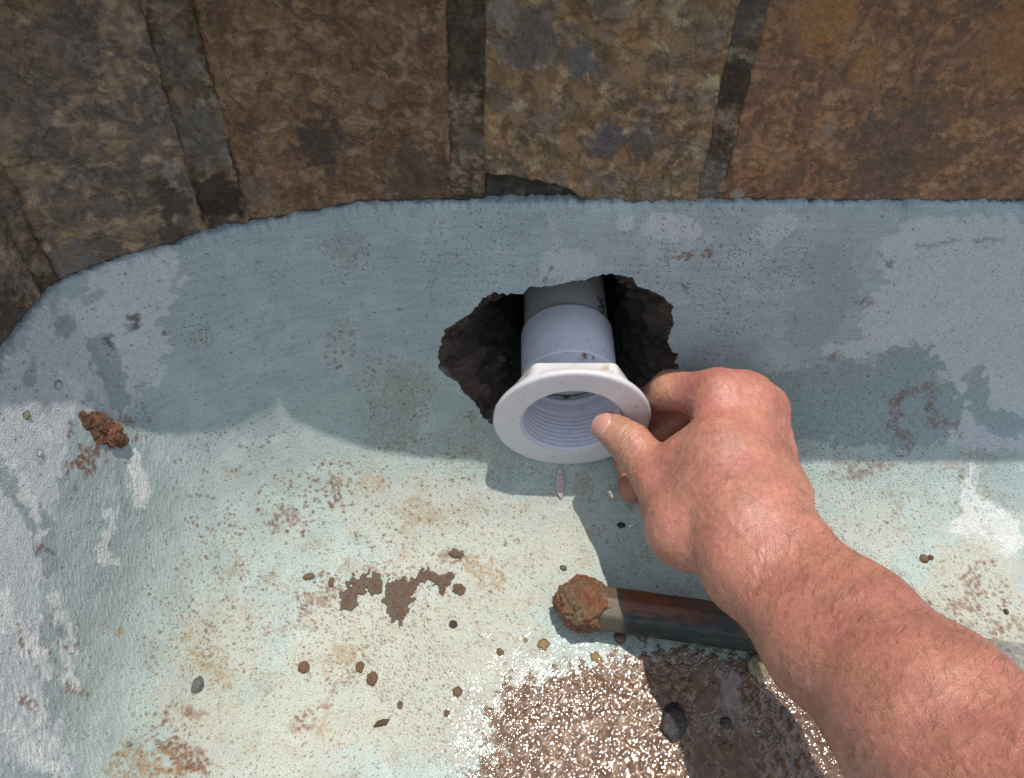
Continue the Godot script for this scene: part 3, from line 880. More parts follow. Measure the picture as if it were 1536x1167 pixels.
		var nc := noise(600 + k, 18.0, 4)
		for i in smooth.size():
			var dir: Vector2 = (smooth[mini(i + 1, smooth.size() - 1)] - smooth[maxi(i - 1, 0)]).normalized()
			var back := Vector2(dir.y, -dir.x)                    # away from the basin
			var mm: Vector2 = smooth[i]
			if back.dot(mm * 0.001 - Vector2(0.1, 0.3)) < 0.0:
				back = -back
			if mm.distance_to(joint) < 0.5:
				back = Vector2(-0.5, -0.866)
			for g in ring:
				var q: Vector2 = mm * 0.001 + back * g.x
				st.append(Vector3(q.x, g.y, q.y) + Vector3(0, 0.0005, 0.0005) * nc.get_noise_2d(q.x * 1000.0, q.y * 1000.0 + g.y * 400.0))
				cl.append(Color(0.24, 0.20, 0.155) * (1.0 + 0.4 * nc.get_noise_3d(q.x * 1000.0, g.y * 1000.0, q.y * 1000.0)))
		var rows := smooth.size()
		var idx := grid_index(rows, ring.size(), true)
		for i in [0, rows - 1]:                                   # end faces
			for g in range(1, ring.size() - 1):
				idx.append_array([i * ring.size(), i * ring.size() + g, i * ring.size() + g + 1])
		obj("coping_stone", array_mesh(st, grid_normals(st, rows, ring.size(), true), cl, idx), coat, wall)

# ------------------------------------------------------------------ wet mud
const MUD := [12.1, -95.7, 196.6, 30.2, 42.9, -94.6, 185.9, 26.8, 74.5, -93.5, 174.9, 23.3, 105.1, -93.9, 178.6, 29, 132.1, -93.9, 178.6, 27, 158.1, -95.3, 193.1, 30.3, 178.9, -98.4, 223.7, 36.4, 120.2, -98.7, 226.9, 43.4, 62.3, -98.7, 226.9, 47.1, 7.9, -98.7, 230.2, 32.4]

func build_mud() -> void:
	var step := 0.0006
	var x0 := -0.06
	var z0 := 0.135
	var nx := 440
	var nz := 290
	var n_blob := noise(61, 7.0, 5)
	var n_grit := noise(62, 1.5, 3)
	var n_pool := noise(63, 18.0, 4)
	var v := PackedVector3Array(); v.resize(nx * nz)
	var c := PackedColorArray(); c.resize(nx * nz)
	var keep := PackedByteArray(); keep.resize(nx * nz)
	for i in nz:
		for j in nx:
			var x := x0 + j * step
			var z := z0 + i * step
			var p := on_bed(x, z)
			var mx := x * 1000.0
			var mz := z * 1000.0
			var d := chain_distance(MUD, p) + 0.014 * n_edge.get_noise_2d(mx, mz) + 0.016 * n_grit.get_noise_2d(mx, mz)
			var m := clampf(-d / 0.018, -1.0, 1.0)               # how thick the mud lies, 0 at its fringe
			var blob := n_blob.get_noise_2d(mx, mz)
			var grit := n_grit.get_noise_2d(mx * 1.1 + 40.0, mz * 1.1)
			var pool := smoothstep(-0.05, 0.25, n_pool.get_noise_2d(mx + 60.0, mz) + 0.35 * clampf((mz - 175.0) / 60.0, -1.0, 1.0) - 0.09 * maxf(absf(mx - 119.0) - 12.0, 0.0) + 0.3)
			var h := 0.0002 + 0.0009 * m + 0.0007 * blob * m + 0.00026 * grit * clampf(m * 3.0 + 0.5, 0.0, 1.0) * (1.0 + 1.2 * clampf(n_pool.get_noise_2d(mx * 2.0, mz * 2.0 + 300.0), -0.6, 1.0))
			var water := 0.00135
			if pool > 0.0:
				h = lerpf(h, maxf(h * 1.2 - 0.0006, water + 0.00002 * grit), pool * smoothstep(0.2, 0.7, m))
			keep[i * nx + j] = 1 if d < 0.0 and h > 0.00005 else 0
			v[i * nx + j] = p + Vector3(0, h, 0)
			var t := Color(0.125, 0.068, 0.038).lerp(Color(0.225, 0.148, 0.096), smoothstep(-0.1, 0.5, blob + 0.5 * n_pool.get_noise_2d(mx * 1.3, mz * 1.3)))
			t = t.lerp(Color(0.06, 0.034, 0.022), 0.7 * smoothstep(0.1, 0.5, -blob))
			t = t.lerp(Color(0.16, 0.12, 0.10), 0.55 * pool)
			t = t * (1.0 + 0.35 * grit)
			c[i * nx + j] = Color(0.40, 0.36, 0.28).lerp(t, smoothstep(-0.1, 0.5, m + 0.5 * blob + 0.25 * grit))
	var m := surface_material(0.09)
	m.metallic_specular = 0.6
	var o := obj("wet_mud", array_mesh(v, grid_normals(v, nz, nx, true), c, grid_index(nz, nx, true, false, keep)), m)
	o.set_meta("kind", "stuff")
	o.set_meta("label", "glossy wet brown mud and puddle on the basin floor")
	o.set_meta("category", "mud")

func build_water() -> void:                       # a thin broken film of water on the plaster round the mud
	var step := 0.0007
	var x0 := -0.15
	var z0 := 0.075
	var nx := 560
	var nz := 325
	var n_film := noise(66, 1.3, 2)
	var n_pool := noise(67, 16.0, 4)
	var v := PackedVector3Array(); v.resize(nx * nz)
	var keep := PackedByteArray(); keep.resize(nx * nz)
	for i in nz:
		for j in nx:
			var x := x0 + j * step
			var z := z0 + i * step
			var p := on_bed(x, z)
			var mp := Vector3(x, 0, z) * 1000.0
			var d := chain_distance(MUD, p)
			var near := 1.0 - smoothstep(-0.01, 0.10, d)
			var f := n_film.get_noise_3dv(mp)
			var h := -0.00066 + 0.0009 * near + 0.0003 * n_pool.get_noise_3dv(mp) + 0.00034 * f
			keep[i * nx + j] = 1 if h > 0.00006 and d < 0.11 else 0
			v[i * nx + j] = p + Vector3(0, maxf(h, 0.00006), 0)
	var m := StandardMaterial3D.new()
	m.transparency = BaseMaterial3D.TRANSPARENCY_ALPHA
	m.albedo_color = Color(0.9, 0.9, 0.88, 0.04)
	m.roughness = 0.07
	var o := obj("water_film", array_mesh(v, grid_normals(v, nz, nx, true), PackedColorArray(), grid_index(nz, nx, true, false, keep)), m)
	o.set_meta("kind", "stuff")
	o.set_meta("label", "thin glistening film of water on the floor round the mud")
	o.set_meta("category", "water")

# ------------------------------------------------------------------ pipe and fitting
const FIT_AT := Vector3(0.0356, -0.001, 0.0525)
const FIT_TILT := 3.0

func lathe(profile: Array, steps: int, thread := Vector3.ZERO) -> Array:      # profile: Vector2(radius, z); returns [vertices, rows]
	var v := PackedVector3Array()
	for p in profile:
		for j in steps:
			var a := j * TAU / steps
			var r: float = p.x
			if thread.z > 0.0 and p.y < thread.x and p.y > thread.y:
				var k := fposmod(p.y / thread.z - a / TAU, 1.0)
				r += 0.00025 * (absf(k - 0.5) * 2.0 - 0.5) * smoothstep(thread.x, thread.x - 0.002, p.y)
			v.append(Vector3(r * cos(a), r * sin(a), p.y))
	return [v, profile.size()]

func stain_white(p: Vector3, spots: Array, c := Color(0.71, 0.69, 0.71)) -> Color:
	for s in spots:
		var d: Vector3 = (p - s[0]) * 1000.0
		var e: float = Vector3(d.x / s[1], d.y / s[2], d.z / s[3]).length() + 0.5 * n_patch.get_noise_3dv(p * 1400.0)
		c = c.lerp(s[4], s[5] * smoothstep(1.15, 0.7, e))
	# smudges and fine scuffs
	c = c.lerp(Color(0.50, 0.42, 0.33), 0.38 * smoothstep(0.30, 0.55, n_edge.get_noise_3dv(p * 1700.0)))
	c = c.lerp(Color(0.30, 0.27, 0.25), 0.5 * smoothstep(0.60, 0.72, n_patch.get_noise_3dv(p * 1900.0)))
	var g := 1.0 + 0.05 * n_mid.get_noise_3dv(p * 1000.0)
	return c * g

func build_fitting() -> void:
	var fit := thing("pipe_fitting", "white plastic flanged pipe fitting pinched between thumb and finger", "pipe fitting", FIT_AT)
	fit.rotation_degrees.x = FIT_TILT
	var plastic := surface_material(0.32, bump_grain, 0.03, 20.0)
	plastic.backlight_enabled = true
	plastic.backlight = Color(0.4, 0.4, 0.44)
	plastic.subsurf_scatter_enabled = true
	plastic.subsurf_scatter_strength = 0.06
	var rust := Color(0.30, 0.13, 0.05)
	var tan_c := Color(0.50, 0.33, 0.19)
	var black := Color(0.10, 0.08, 0.06)
	# flange: front ring, round rim, then six flats at the back
	var spots := [
		[Vector3(-0.0355, 0.026, -0.008), 5.0, 3.0, 3.0, rust, 0.8], [Vector3(-0.027, 0.034, -0.008), 4.0, 2.0, 3.0, tan_c, 0.8], [Vector3(0.0165, 0.041, -0.008), 2.2, 2.0, 2.6, tan_c, 0.9], [Vector3(0.020, 0.040, -0.006), 1.5, 2.0, 2.0, tan_c, 0.6],
		[Vector3(0.031, 0.029, -0.006), 1.5, 3.0, 2.0, rust, 0.6], [Vector3(0.034, 0.0165, 0.0), 3.2, 0.35, 2.0, black, 0.9], [Vector3(0.0405, 0.0165, 0.0), 1.8, 0.35, 2.0, black, 0.9],
		[Vector3(-0.0375, 0.004, 0.0), 0.5, 2.2, 2.0, tan_c, 0.8], [Vector3(-0.036, 0.004, 0.0), 2.2, 1.8, 2.0, tan_c, 0.35], [Vector3(-0.012, -0.037, 0.0), 3.0, 1.4, 2.0, tan_c, 0.25], [Vector3(-0.018, 0.038, -0.009), 1.2, 1.0, 1.2, black, 0.5], [Vector3(0.006, 0.040, -0.009), 1.4, 0.8, 0.8, black, 0.4],
	]
	var steps := 180
	var rings := [[0.0298, -0.0014, 0.0], [0.0304, -0.0004, 0.0], [0.0312, 0.0, 0.0], [0.0325, 0.0, 0.0], [0.034, 0.0, 0.0], [0.0355, 0.0, 0.0], [0.037, 0.0, 0.0], [0.0385, 0.0, 0.0], [0.040, 0.0, 0.0], [0.0415, 0.0, 0.0], [0.043, 0.0, 0.0], [0.0448, 0.0, 0.0], [0.0462, -0.0004, 0.0], [0.0470, -0.0014, 0.0], [0.0470, -0.0034, 0.05], [0.0468, -0.0050, 0.35], [0.0466, -0.0085, 0.85], [0.0464, -0.0125, 1.0], [0.0455, -0.0138, 1.0], [0.0425, -0.0142, 1.0], [0.0295, -0.0142, 0.0], [0.0285, -0.0140, 0.0]]
	var v := PackedVector3Array()
	var c := PackedColorArray()
	for g in rings:
		for j in steps:
			var a := j * TAU / steps
			var flat := cos(PI / 6) / cos(fposmod(a, PI / 3) - PI / 6)         # hexagon with a flat on top
			flat = minf(flat, 0.985)
			var r: float = g[0] * lerpf(1.0, flat, g[2])
			var p := Vector3(r * cos(a), r * sin(a), g[1])
			v.append(p)
			c.append(stain_white(p, spots))
	obj("flange", array_mesh(v, grid_normals(v, rings.size(), steps, true, true), c, grid_index(rings.size(), steps, true, true)), plastic, fit)
	# barrel with a seam
	var barrel := []
	for k in 14:
		barrel.append(Vector2(0.0293, lerpf(-0.0139, -0.0305, k / 13.0)))
	barrel.append_array([Vector2(0.0289, -0.0308), Vector2(0.0289, -0.0312)])
	for k in 30:
		barrel.append(Vector2(0.0297, lerpf(-0.0315, -0.0692, k / 29.0)))
	barrel.append_array([Vector2(0.0293, -0.0702), Vector2(0.0286, -0.0707), Vector2(0.0276, -0.0708), Vector2(0.0276, -0.062)])
	var bs := [[Vector3(0.0075, 0.0285, -0.0285), 1.6, 2.0, 2.6, rust, 0.9], [Vector3(0.0125, 0.027, -0.0285), 0.8, 2.0, 2.6, rust, 0.85], [Vector3(-0.003, 0.029, -0.030), 1.0, 2.0, 0.7, black, 0.7], [Vector3(0.010, 0.028, -0.0305), 4.0, 2.0, 0.5, rust, 0.6], [Vector3(0.0195, 0.022, -0.038), 0.4, 0.6, 0.6, black, 0.9], [Vector3(0.017, 0.0243, -0.041), 0.3, 0.5, 0.5, black, 0.7], [Vector3(0.0055, 0.029, -0.0255), 2.0, 2.0, 3.0, tan_c, 0.4]]
	var l := lathe(barrel, steps)
	c = PackedColorArray()
	for p in l[0]:
		c.append(stain_white(p, bs, Color(0.88, 0.88, 0.95)))
	obj("barrel", array_mesh(l[0], grid_normals(l[0], l[1], steps, true, true), c, grid_index(l[1], steps, true, true)), plastic, fit)
	# threaded bore
	var bore := [Vector2(0.0299, -0.0010)]
	var z := -0.0015
	while z > -0.0265:
		bore.append(Vector2(0.0293 - 0.0016 * (-z / 0.0265), z))
		z -= 0.0004
	while z > -0.0345:
		bore.append(Vector2(0.0274 - 0.1 * (-0.0265 - z), z))
		z -= 0.0010
	bore.append_array([Vector2(0.0260, -0.0352), Vector2(0.0256, -0.0356), Vector2(0.0256, -0.0375), Vector2(0.0272, -0.0376), Vector2(0.0272, -0.0405)])
	l = lathe(bore, steps, Vector3(-0.0015, -0.0262, 0.0030))
	c = PackedColorArray()
	for p in l[0]:
		c.append(stain_white(p, [], Color(0.82, 0.82, 0.92)))
	obj("threaded_bore", array_mesh(l[0], grid_normals(l[0], l[1], steps, false, true), c, grid_index(l[1], steps, false, true)), plastic, fit)

func build_pipe() -> void:
	var pipe := thing("plastic_pipe", "grey white plastic pipe coming out of the dark hole behind the fitting", "pipe", FIT_AT)
	pipe.rotation_degrees.x = FIT_TILT
	var steps := 120
	var l := lathe([Vector2(0.0232, -0.22), Vector2(0.0232, -0.0425), Vector2(0.0236, -0.0412), Vector2(0.0265, -0.0412), Vector2(0.0270, -0.0425), Vector2(0.0273, -0.0450), Vector2(0.0273, -0.22)], steps)
	var c := PackedColorArray()
	for p in l[0]:
		c.append(Color(0.62, 0.60, 0.56) * (1.0 + 0.10 * n_mid.get_noise_3dv(p * 700.0)))
	obj("pipe_wall", array_mesh(l[0], grid_normals(l[0], l[1], steps, false, true), c, grid_index(l[1], steps, false, true)), surface_material(0.5, bump_grain, 0.05, 30.0), pipe)
	# the printed number, bent round the pipe; it reads away from the fitting
	var t := TextMesh.new()
	var f := SystemFont.new()
	f.font_names = PackedStringArray(["Droid Sans"])
	t.font = f
	t.text = "96"
	t.font_size = 64
	t.pixel_size = 0.0001
	t.depth = 0.0002
	t.curve_step = 1.0
	t.horizontal_alignment = HORIZONTAL_ALIGNMENT_LEFT
	var a := t.surface_get_arrays(0)
	var v: PackedVector3Array = a[Mesh.ARRAY_VERTEX]
	var box := t.get_aabb()
	var k := 0.0085 / box.size.y
	for i in v.size():
		var p := (v[i] - box.position) * k
		var ang := deg_to_rad(90.0 - 55.0) + (p.y - 0.004) / 0.0273
		var r := 0.0274 + (0.0002 if v[i].z > 0.0 else 0.0)
		v[i] = Vector3(r * cos(ang), r * sin(ang), -0.0735 - p.x * 1.25)
	var idx: PackedInt32Array = a[Mesh.ARRAY_INDEX] if a[Mesh.ARRAY_INDEX] != null else PackedInt32Array(range(v.size()))
	var o := obj("printed_number", array_mesh(v, PackedVector3Array(), PackedColorArray(), idx), plain(Color(0.015, 0.015, 0.018), 0.6), pipe)
	o.set_meta("label", "black printed number 96")

# ------------------------------------------------------------------ bar
func build_bar() -> void:
	var a: Vector3 = Vector3(52.8, -76.5, 134.2) * 0.001
	var b: Vector3 = Vector3(275.1, -76.5, 167.8) * 0.001
	var bar := thing("steel_bar", "dark steel bar with a mud caked round end lying under the forearm", "bar", a)
	var ax := (b - a).normalized()
	b = a + ax * 0.42
	var side := ax.cross(Vector3.UP).normalized()
	var up_ := side.cross(ax).normalized()
	var rows := 300
	var cols := 64
	var v := PackedVector3Array()
	var c := PackedColorArray()
	var n1 := noise(71, 10.0, 4)
	var n2 := noise(72, 1.0, 4)
	for i in rows:
		var x := i / float(rows - 1) * 0.42
		for j in cols:
			var t := j * TAU / cols
			var oct := cos(PI / 8) / cos(fposmod(t, PI / 4) - PI / 8)
			var r := 0.0138 * lerpf(1.0, oct, 0.9) + 0.00025 * n1.get_noise_3d(x * 1000.0, cos(t) * 13.0, sin(t) * 13.0)
			v.append(ax * x + up_ * (r * sin(t)) + side * (r * cos(t)))
			# rust on the upper flats near the head, dark green paint below, pale worn paint far along
			var streak := n2.get_noise_2d(x * 55.0, t * 3.2)
			var hi := sin(t) - 0.25 * cos(t)
			var k := Color(0.014, 0.022, 0.022).lerp(Color(0.04, 0.036, 0.030), smoothstep(0.1, 0.4, streak))
			var rusty := 0.8 * smoothstep(0.55, 1.0, hi + 0.5 * streak) * smoothstep(0.085, 0.03, x + 0.03 * streak)
			k = k.lerp(Color(0.20, 0.062, 0.026), rusty)
			k = k.lerp(Color(0.085, 0.075, 0.06), smoothstep(0.0, 0.2, streak + (-0.35 - sin(t)) * 0.6) * 0.8)
			k = k.lerp(Color(0.24, 0.23, 0.21) * (1.0 + 0.8 * n_patch.get_noise_3d(x * 1000.0, t * 12.0, 0)), smoothstep(0.13, 0.19, x))
			k = k.lerp(Color(0.10, 0.088, 0.058), smoothstep(0.017, 0.010, x + 0.004 * streak) * 0.85)
			c.append(Color(maxf(k.r, 0.008), maxf(k.g, 0.008), maxf(k.b, 0.008)))
	var m := surface_material(0.33, bump_grain, 0.25, 24.0)
	obj("shaft", array_mesh(v, grid_normals(v, rows, cols, false, true), c, grid_index(rows, cols, false, true)), m, bar)
	# mud caked end
	rows = 90
	cols = 130
	v = PackedVector3Array()
	c = PackedColorArray()
	var n3 := noise(73, 9.0, 4)
	var n4 := noise(74, 2.6, 3, FastNoiseLite.TYPE_CELLULAR)
	for i in rows:
		var th := PI * i / (rows - 1)
		for j in cols:
			var t := j * TAU / cols
			var d := Vector3(cos(th), sin(th) * cos(t), sin(th) * sin(t))
			var p := d * 16.0
			var r := 0.0158 + 0.0030 * n3.get_noise_3dv(p) - 0.0016 * (n4.get_noise_3dv(p * 1.1) + 0.6)
			var q := Vector3(d.x * 1.12, d.y * 1.0, d.z * 1.05) * r
			if d.x > 0.0:
				q.x *= 1.0 + 0.25 * clampf(n3.get_noise_2d(t * 9.0, 4.0) + 0.2, 0.0, 1.0)
			var w := ax * q.x + side * q.y + up_ * maxf(q.z, -0.0140)
			v.append(w + ax * -0.010 + Vector3(0, 0.0015, 0))
			var k := Color(0.25, 0.098, 0.046).lerp(Color(0.21, 0.135, 0.075), smoothstep(-0.05, 0.35, n3.get_noise_3d(p.x * 0.8 + 50.0, p.y * 0.8, p.z * 0.8) - d.x * 0.15 + d.z * 0.15))
			k = k * (1.0 + 0.7 * n_patch.get_noise_3dv(p * 1.2)) * (1.05 + 0.5 * n4.get_noise_3dv(p * 1.1))
			c.append(Color(maxf(k.r, 0.03), maxf(k.g, 0.018), maxf(k.b, 0.01)))
	obj("mud_cake", array_mesh(v, grid_normals(v, rows, cols, true, true), c, grid_index(rows, cols, true, true)), surface_material(0.6, bump_cells, 1.0, 14.0), bar)

# ------------------------------------------------------------------ stones, flakes, drops and other small things
const PEBBLES := [
	[Vector3(-168.7, -56.2, 187.7), 7.1, 8.6, 20, "grey_stone", "smooth dark grey pebble on the pale floor, near the lower left of the photo"],
	[Vector3(-121, -84.4, 167.1), 7.7, 6.2, 30, "brown_stone", "small round brown pebble left of the ochre streak, with a pale rim"],
	[Vector3(-89.2, -89.9, 165), 5.5, 5.9, 0, "brown_stone", "small brown pebble just above the rounder ringed pebble"],
	[Vector3(-81.4, -90.3, 171.8), 7.0, 7.8, 0, "brown_stone", "round brown pebble with a dark rim, below a smaller brown pebble"],
	[Vector3(-35.8, -90, 138.7), 5.7, 4.9, 10, "dark_stone", "tiny black glossy pebble alone on pale floor left of the bar head"],
	[Vector3(-125.1, -73.5, 115.2), 8.2, 3.7, -15, "brown_stone", "flat brown chip lying left of the dried mud flakes"],
	[Vector3(-73.4, -91.3, 196.2), 9.7, 5.6, -25, "wood", "dark brown wood splinter on the pale floor left of the wet mud"],
	[Vector3(-7.2, -91.5, 155.1), 5.6, 3.6, 40, "brown_stone", "small oblong brown pebble between the bar head and the wet mud"],
	[Vector3(-64, -92.2, 186), 3.4, 4.2, 0, "brown_stone", "tiny reddish pebble above right of the wood splinter"],
	[Vector3(-37.3, -94.1, 189.8), 3.8, 3.8, 0, "brown_stone", "tiny brown pebble right at the left fringe of the wet mud"],
	[Vector3(-111.7, -79, 116), 3.7, 5.8, 0, "brown_stone", "tiny upright brown crumb beside the first dried mud flake"],
	[Vector3(91.6, -95.5, 194.5), 15.9, 19.7, 15, "black_stone", "large black oval stone half sunk in the shaded wet mud"],
	[Vector3(145.6, -92.5, 164.4), 15.0, 14.2, 10, "tan_stone", "tan knobbly stone at the top of the wet mud beside the arm"],
	[Vector3(155.7, -94.8, 188.1), 5.0, 5.0, 0, "grey_stone", "small glossy grey pebble in the sunlit mud next to the forearm"],
	[Vector3(121, -95.5, 194.8), 7.6, 6.1, 0, "black_stone", "small black pebble in the puddle right of the large black stone"],
	[Vector3(119.5, -96.9, 208.7), 9.7, 7.4, 0, "brown_stone", "brown pebble standing out of the puddle in the arm shadow"],
	[Vector3(32.5, -84.4, 103.6), 5.1, 3.4, 20, "grey_stone", "small grey pebble just above the mud caked bar head"],
	[Vector3(70.4, -73.5, 79.1), 6.0, 3.9, 0, "dark_stone", "dark crumb in the hand shadow below the fitting"],
	[Vector3(260.2, -89.9, 134.9), 10.6, 5.7, -20, "brown_stone", "reddish crumb against the far side of the hairy forearm"],
	[Vector3(304.3, -89.7, 130.7), 3.3, 3.7, 0, "dark_stone", "tiny dark pebble on the sunlit floor at the right edge"],
	[Vector3(266.8, -82.2, 97.2), 3.4, 3.4, 0, "rust_stone", "tiny dark red crumb on the sunlit floor right of the wrist"],
]
const FLAKES := [
	[Vector3(-93.6, -84.6, 119), 20.7, 19.0, 0, "curved grey brown mud flake, leftmost of the dried flakes"],
	[Vector3(-70.7, -88.5, 124.7), 18.2, 22.3, 1, "kite shaped grey brown mud flake with a pointed lower tip"],
	[Vector3(-48.7, -86.2, 110), 25.2, 10.9, 2, "long ragged brown mud flake right of the kite shaped one"],
	[Vector3(-33.4, -87.8, 116.9), 10.0, 5.8, 3, "small grey mud flake below the long ragged flake"],
	[Vector3(-36.1, -81.6, 95.7), 12.8, 5.1, 4, "thin reddish mud flake above the long ragged flake"],
	[Vector3(-43.4, -87.9, 117.4), 4.2, 7.5, 5, "tiny upright mud flake hanging under the long ragged flake"],
]
const DROPS := [
	[Vector3(18.8, -91.1, 150.8), 7.2, 7.2, "amber ringed mud drop below left of the bar head"],
	[Vector3(65.2, -90.7, 146.8), 8.0, 7.2, "dark ringed mud drop in the shade under the bar"],
	[Vector3(78.5, -90.6, 146), 7.2, 4.8, "second dark mud drop in the shade, right of the ringed one"],
	[Vector3(49.6, -91.8, 157.8), 6.3, 4.8, "pale brown mud drop right of the amber ringed drop"],
	[Vector3(8, -90.8, 148), 3.2, 3.2, "tiny ochre mud drop left of the amber ringed drop"],
	[Vector3(262.8, -82.5, 98), 6.4, 6.4, "brown ringed mud drop on the sunlit floor right of the wrist"],
	[Vector3(135.7, -92.9, 169.3), 7.8, 9.4, "dark dome of mud under the tan knobbly stone"],
	[Vector3(-31.7, -93.6, 178), 6.2, 6.2, "brown mud drop at the upper left fringe of the wet mud"],
	[Vector3(-215.2, 93.3, 123.5), 4.7, 5.9, "olive droplet on the light paint of the left wall"],
	[Vector3(-213.1, 86.7, 99.7), 5.6, 8.1, "pale blue paint blister on the left wall"],
	[Vector3(-212.9, 77.6, 132.5), 4.2, 5.4, "pale blister low on the left wall"],
]
const PEBBLE_COLORS := {"grey_stone": Color(0.10, 0.105, 0.095), "brown_stone": Color(0.15, 0.082, 0.045), "dark_stone": Color(0.035, 0.032, 0.028), "black_stone": Color(0.040, 0.036, 0.032), "tan_stone": Color(0.33, 0.27, 0.17), "rust_stone": Color(0.17, 0.05, 0.03), "wood": Color(0.085, 0.045, 0.024)}

func lump(size: Vector3, rough: float, seed_: int, tint: Color, steps := 22, flat_base := -0.45) -> ArrayMesh:
	var n := noise(seed_, 1.0, 4)
	var rows := steps
	var cols := steps * 3 / 2
	var v := PackedVector3Array()
	var c := PackedColorArray()
	for i in rows:
		var th := PI * i / (rows - 1)
		for j in cols:
			var t := j * TAU / cols
			var d := Vector3(sin(th) * cos(t), cos(th), sin(th) * sin(t))
			var k := n.get_noise_3dv(d * 0.9)
			var f := n.get_noise_3dv(d * 3.0)
			var p := d * (1.0 + rough * (k * 0.9 + f * 0.35))
			p.y = maxf(p.y, flat_base)
			v.append(p * size)
			c.append(tint * clampf(1.0 + 0.7 * f + 0.45 * n.get_noise_3dv(d * 6.0), 0.35, 2.0))
	return array_mesh(v, grid_normals(v, rows, cols, true, true), c, grid_index(rows, cols, true, true))

func build_small_things() -> void:
	var damp := surface_material(0.28, bump_grain, 0.3, 12.0)
	var dry := surface_material(0.75, bump_grain, 0.5, 14.0)
	var k := 0
	for p in PEBBLES:
		k += 1
		var at: Vector3 = p[0] * 0.001
		var g := on_bed(at.x, at.z)
		var kind: String = p[4]
		var size := Vector3(p[1], (p[1] + p[2]) * 0.27, p[2]) * 0.00046
		size.z *= 1.15
		var mesh: ArrayMesh
		if kind == "wood":
			mesh = lump(Vector3(size.x, size.z * 0.35, size.z * 0.55), 0.55, 800 + k, PEBBLE_COLORS[kind])
		elif kind == "tan_stone" or kind == "rust_stone":
			mesh = lump(size, 0.42, 800 + k, PEBBLE_COLORS[kind], 40)
		else:
			mesh = lump(size, 0.22 if kind != "brown_stone" else 0.35, 800 + k, PEBBLE_COLORS[kind], 34)
		var o := obj(numbered("wood_splinter" if kind == "wood" else "pebble"), mesh, dry if kind in ["tan_stone", "rust_stone"] else damp)
		o.position = g + Vector3(0, size.y * 0.25 + (0.0006 if at.z > 0.15 and at.x > 0.05 else 0.0), 0)
		o.rotation_degrees.y = -p[3]
		tag(o, p[5], "splinter" if kind == "wood" else "pebble", "" if kind == "wood" else "pebbles and crumbs on the basin floor")
	for p in FLAKES:
		var at: Vector3 = p[0] * 0.001
		var o := obj(numbered("mud_flake"), flake(at, p[1] * 0.001, p[2] * 0.00125, int(p[3])), surface_material(0.5, bump_grain, 0.6, 10.0))
		o.position = on_bed(at.x, at.z)
		tag(o, p[4], "mud flake", "dried mud flakes on the basin floor")
	k = 0
	for p in DROPS:
		k += 1
		var at: Vector3 = p[0] * 0.001
		var n := bed_normal(at.x, at.z)
		var g := at if at.y > 0.0 or at.x < -0.17 else on_bed(at.x, at.z)
		if at.x < -0.17:
			n = Vector3(1, 0.1, 0.15).normalized()
		var label: String = p[3]
		var tint := Color(0.17, 0.10, 0.05)
		if label.contains("blister"):
			tint = Color(0.40, 0.46, 0.50)
		elif label.contains("olive"):
			tint = Color(0.22, 0.20, 0.12)
		elif label.contains("pale") or label.contains("amber") or label.contains("ochre"):
			tint = Color(0.30, 0.19, 0.085)
		var o := obj(numbered("blister" if label.contains("blister") else "mud_drop"), ring_drop(p[1] * 0.0005, tint, 900 + k), damp)
		o.transform = Transform3D(Basis(Quaternion(Vector3.UP, n)), g)
		tag(o, label, "paint blister" if label.contains("blister") else "mud drop", "drops and blisters on the basin")
	# clod of mud stuck on the left wall
	var at: Vector3 = Vector3(-205.5, 55.2, 102.1) * 0.001
	var clod := thing("mud_clod", "crumbly red brown clod of mud stuck to the left wall of the basin", "mud clod", at)
	var bas: Basis = Basis(Vector3(0.55, -0.1, -0.83).normalized(), Vector3(0.80, 0.35, 0.48).normalized(), Vector3(0.2, -0.95, 0.2).normalized()).orthonormalized()
	for q in [[Vector3(-0.003, 0.0005, -0.0055), Vector3(0.0062, 0.0034, 0.0088), 0.7, 950, Color(0.15, 0.075, 0.04)], [Vector3(0.0005, 0.0008, -0.001), Vector3(0.0060, 0.0036, 0.0070), 0.8, 953, Color(0.20, 0.095, 0.05)], [Vector3(0.003, 0.0008, 0.004), Vector3(0.0056, 0.0034, 0.0072), 0.6, 951, Color(0.27, 0.12, 0.062)], [Vector3(0.006, 0.0003, 0.0100), Vector3(0.0030, 0.0016, 0.0040), 0.7, 952, Color(0.18, 0.08, 0.04)]]:
		var o := obj("crumb", lump(q[1], q[2], q[3], q[4], 60), surface_material(0.45, bump_cells, 1.2, 9.0), clod)
		o.transform = Transform3D(bas, bas * q[0])
	# sliver of broken plaster hanging below the fitting
	at = Vector3(31, -56.5, 56.6) * 0.001
	var sl := obj("plaster_sliver", lump(Vector3(0.0026, 0.0011, 0.0095), 0.25, 960, Color(0.62, 0.52, 0.45), 30, -0.9), dry)
	sl.transform = Transform3D(Basis(Vector3.RIGHT, deg_to_rad(42.0)), at + Vector3(0, 0.0012, 0.0012))
	tag(sl, "pale sliver of broken plaster sticking to the cove below the fitting", "plaster sliver")

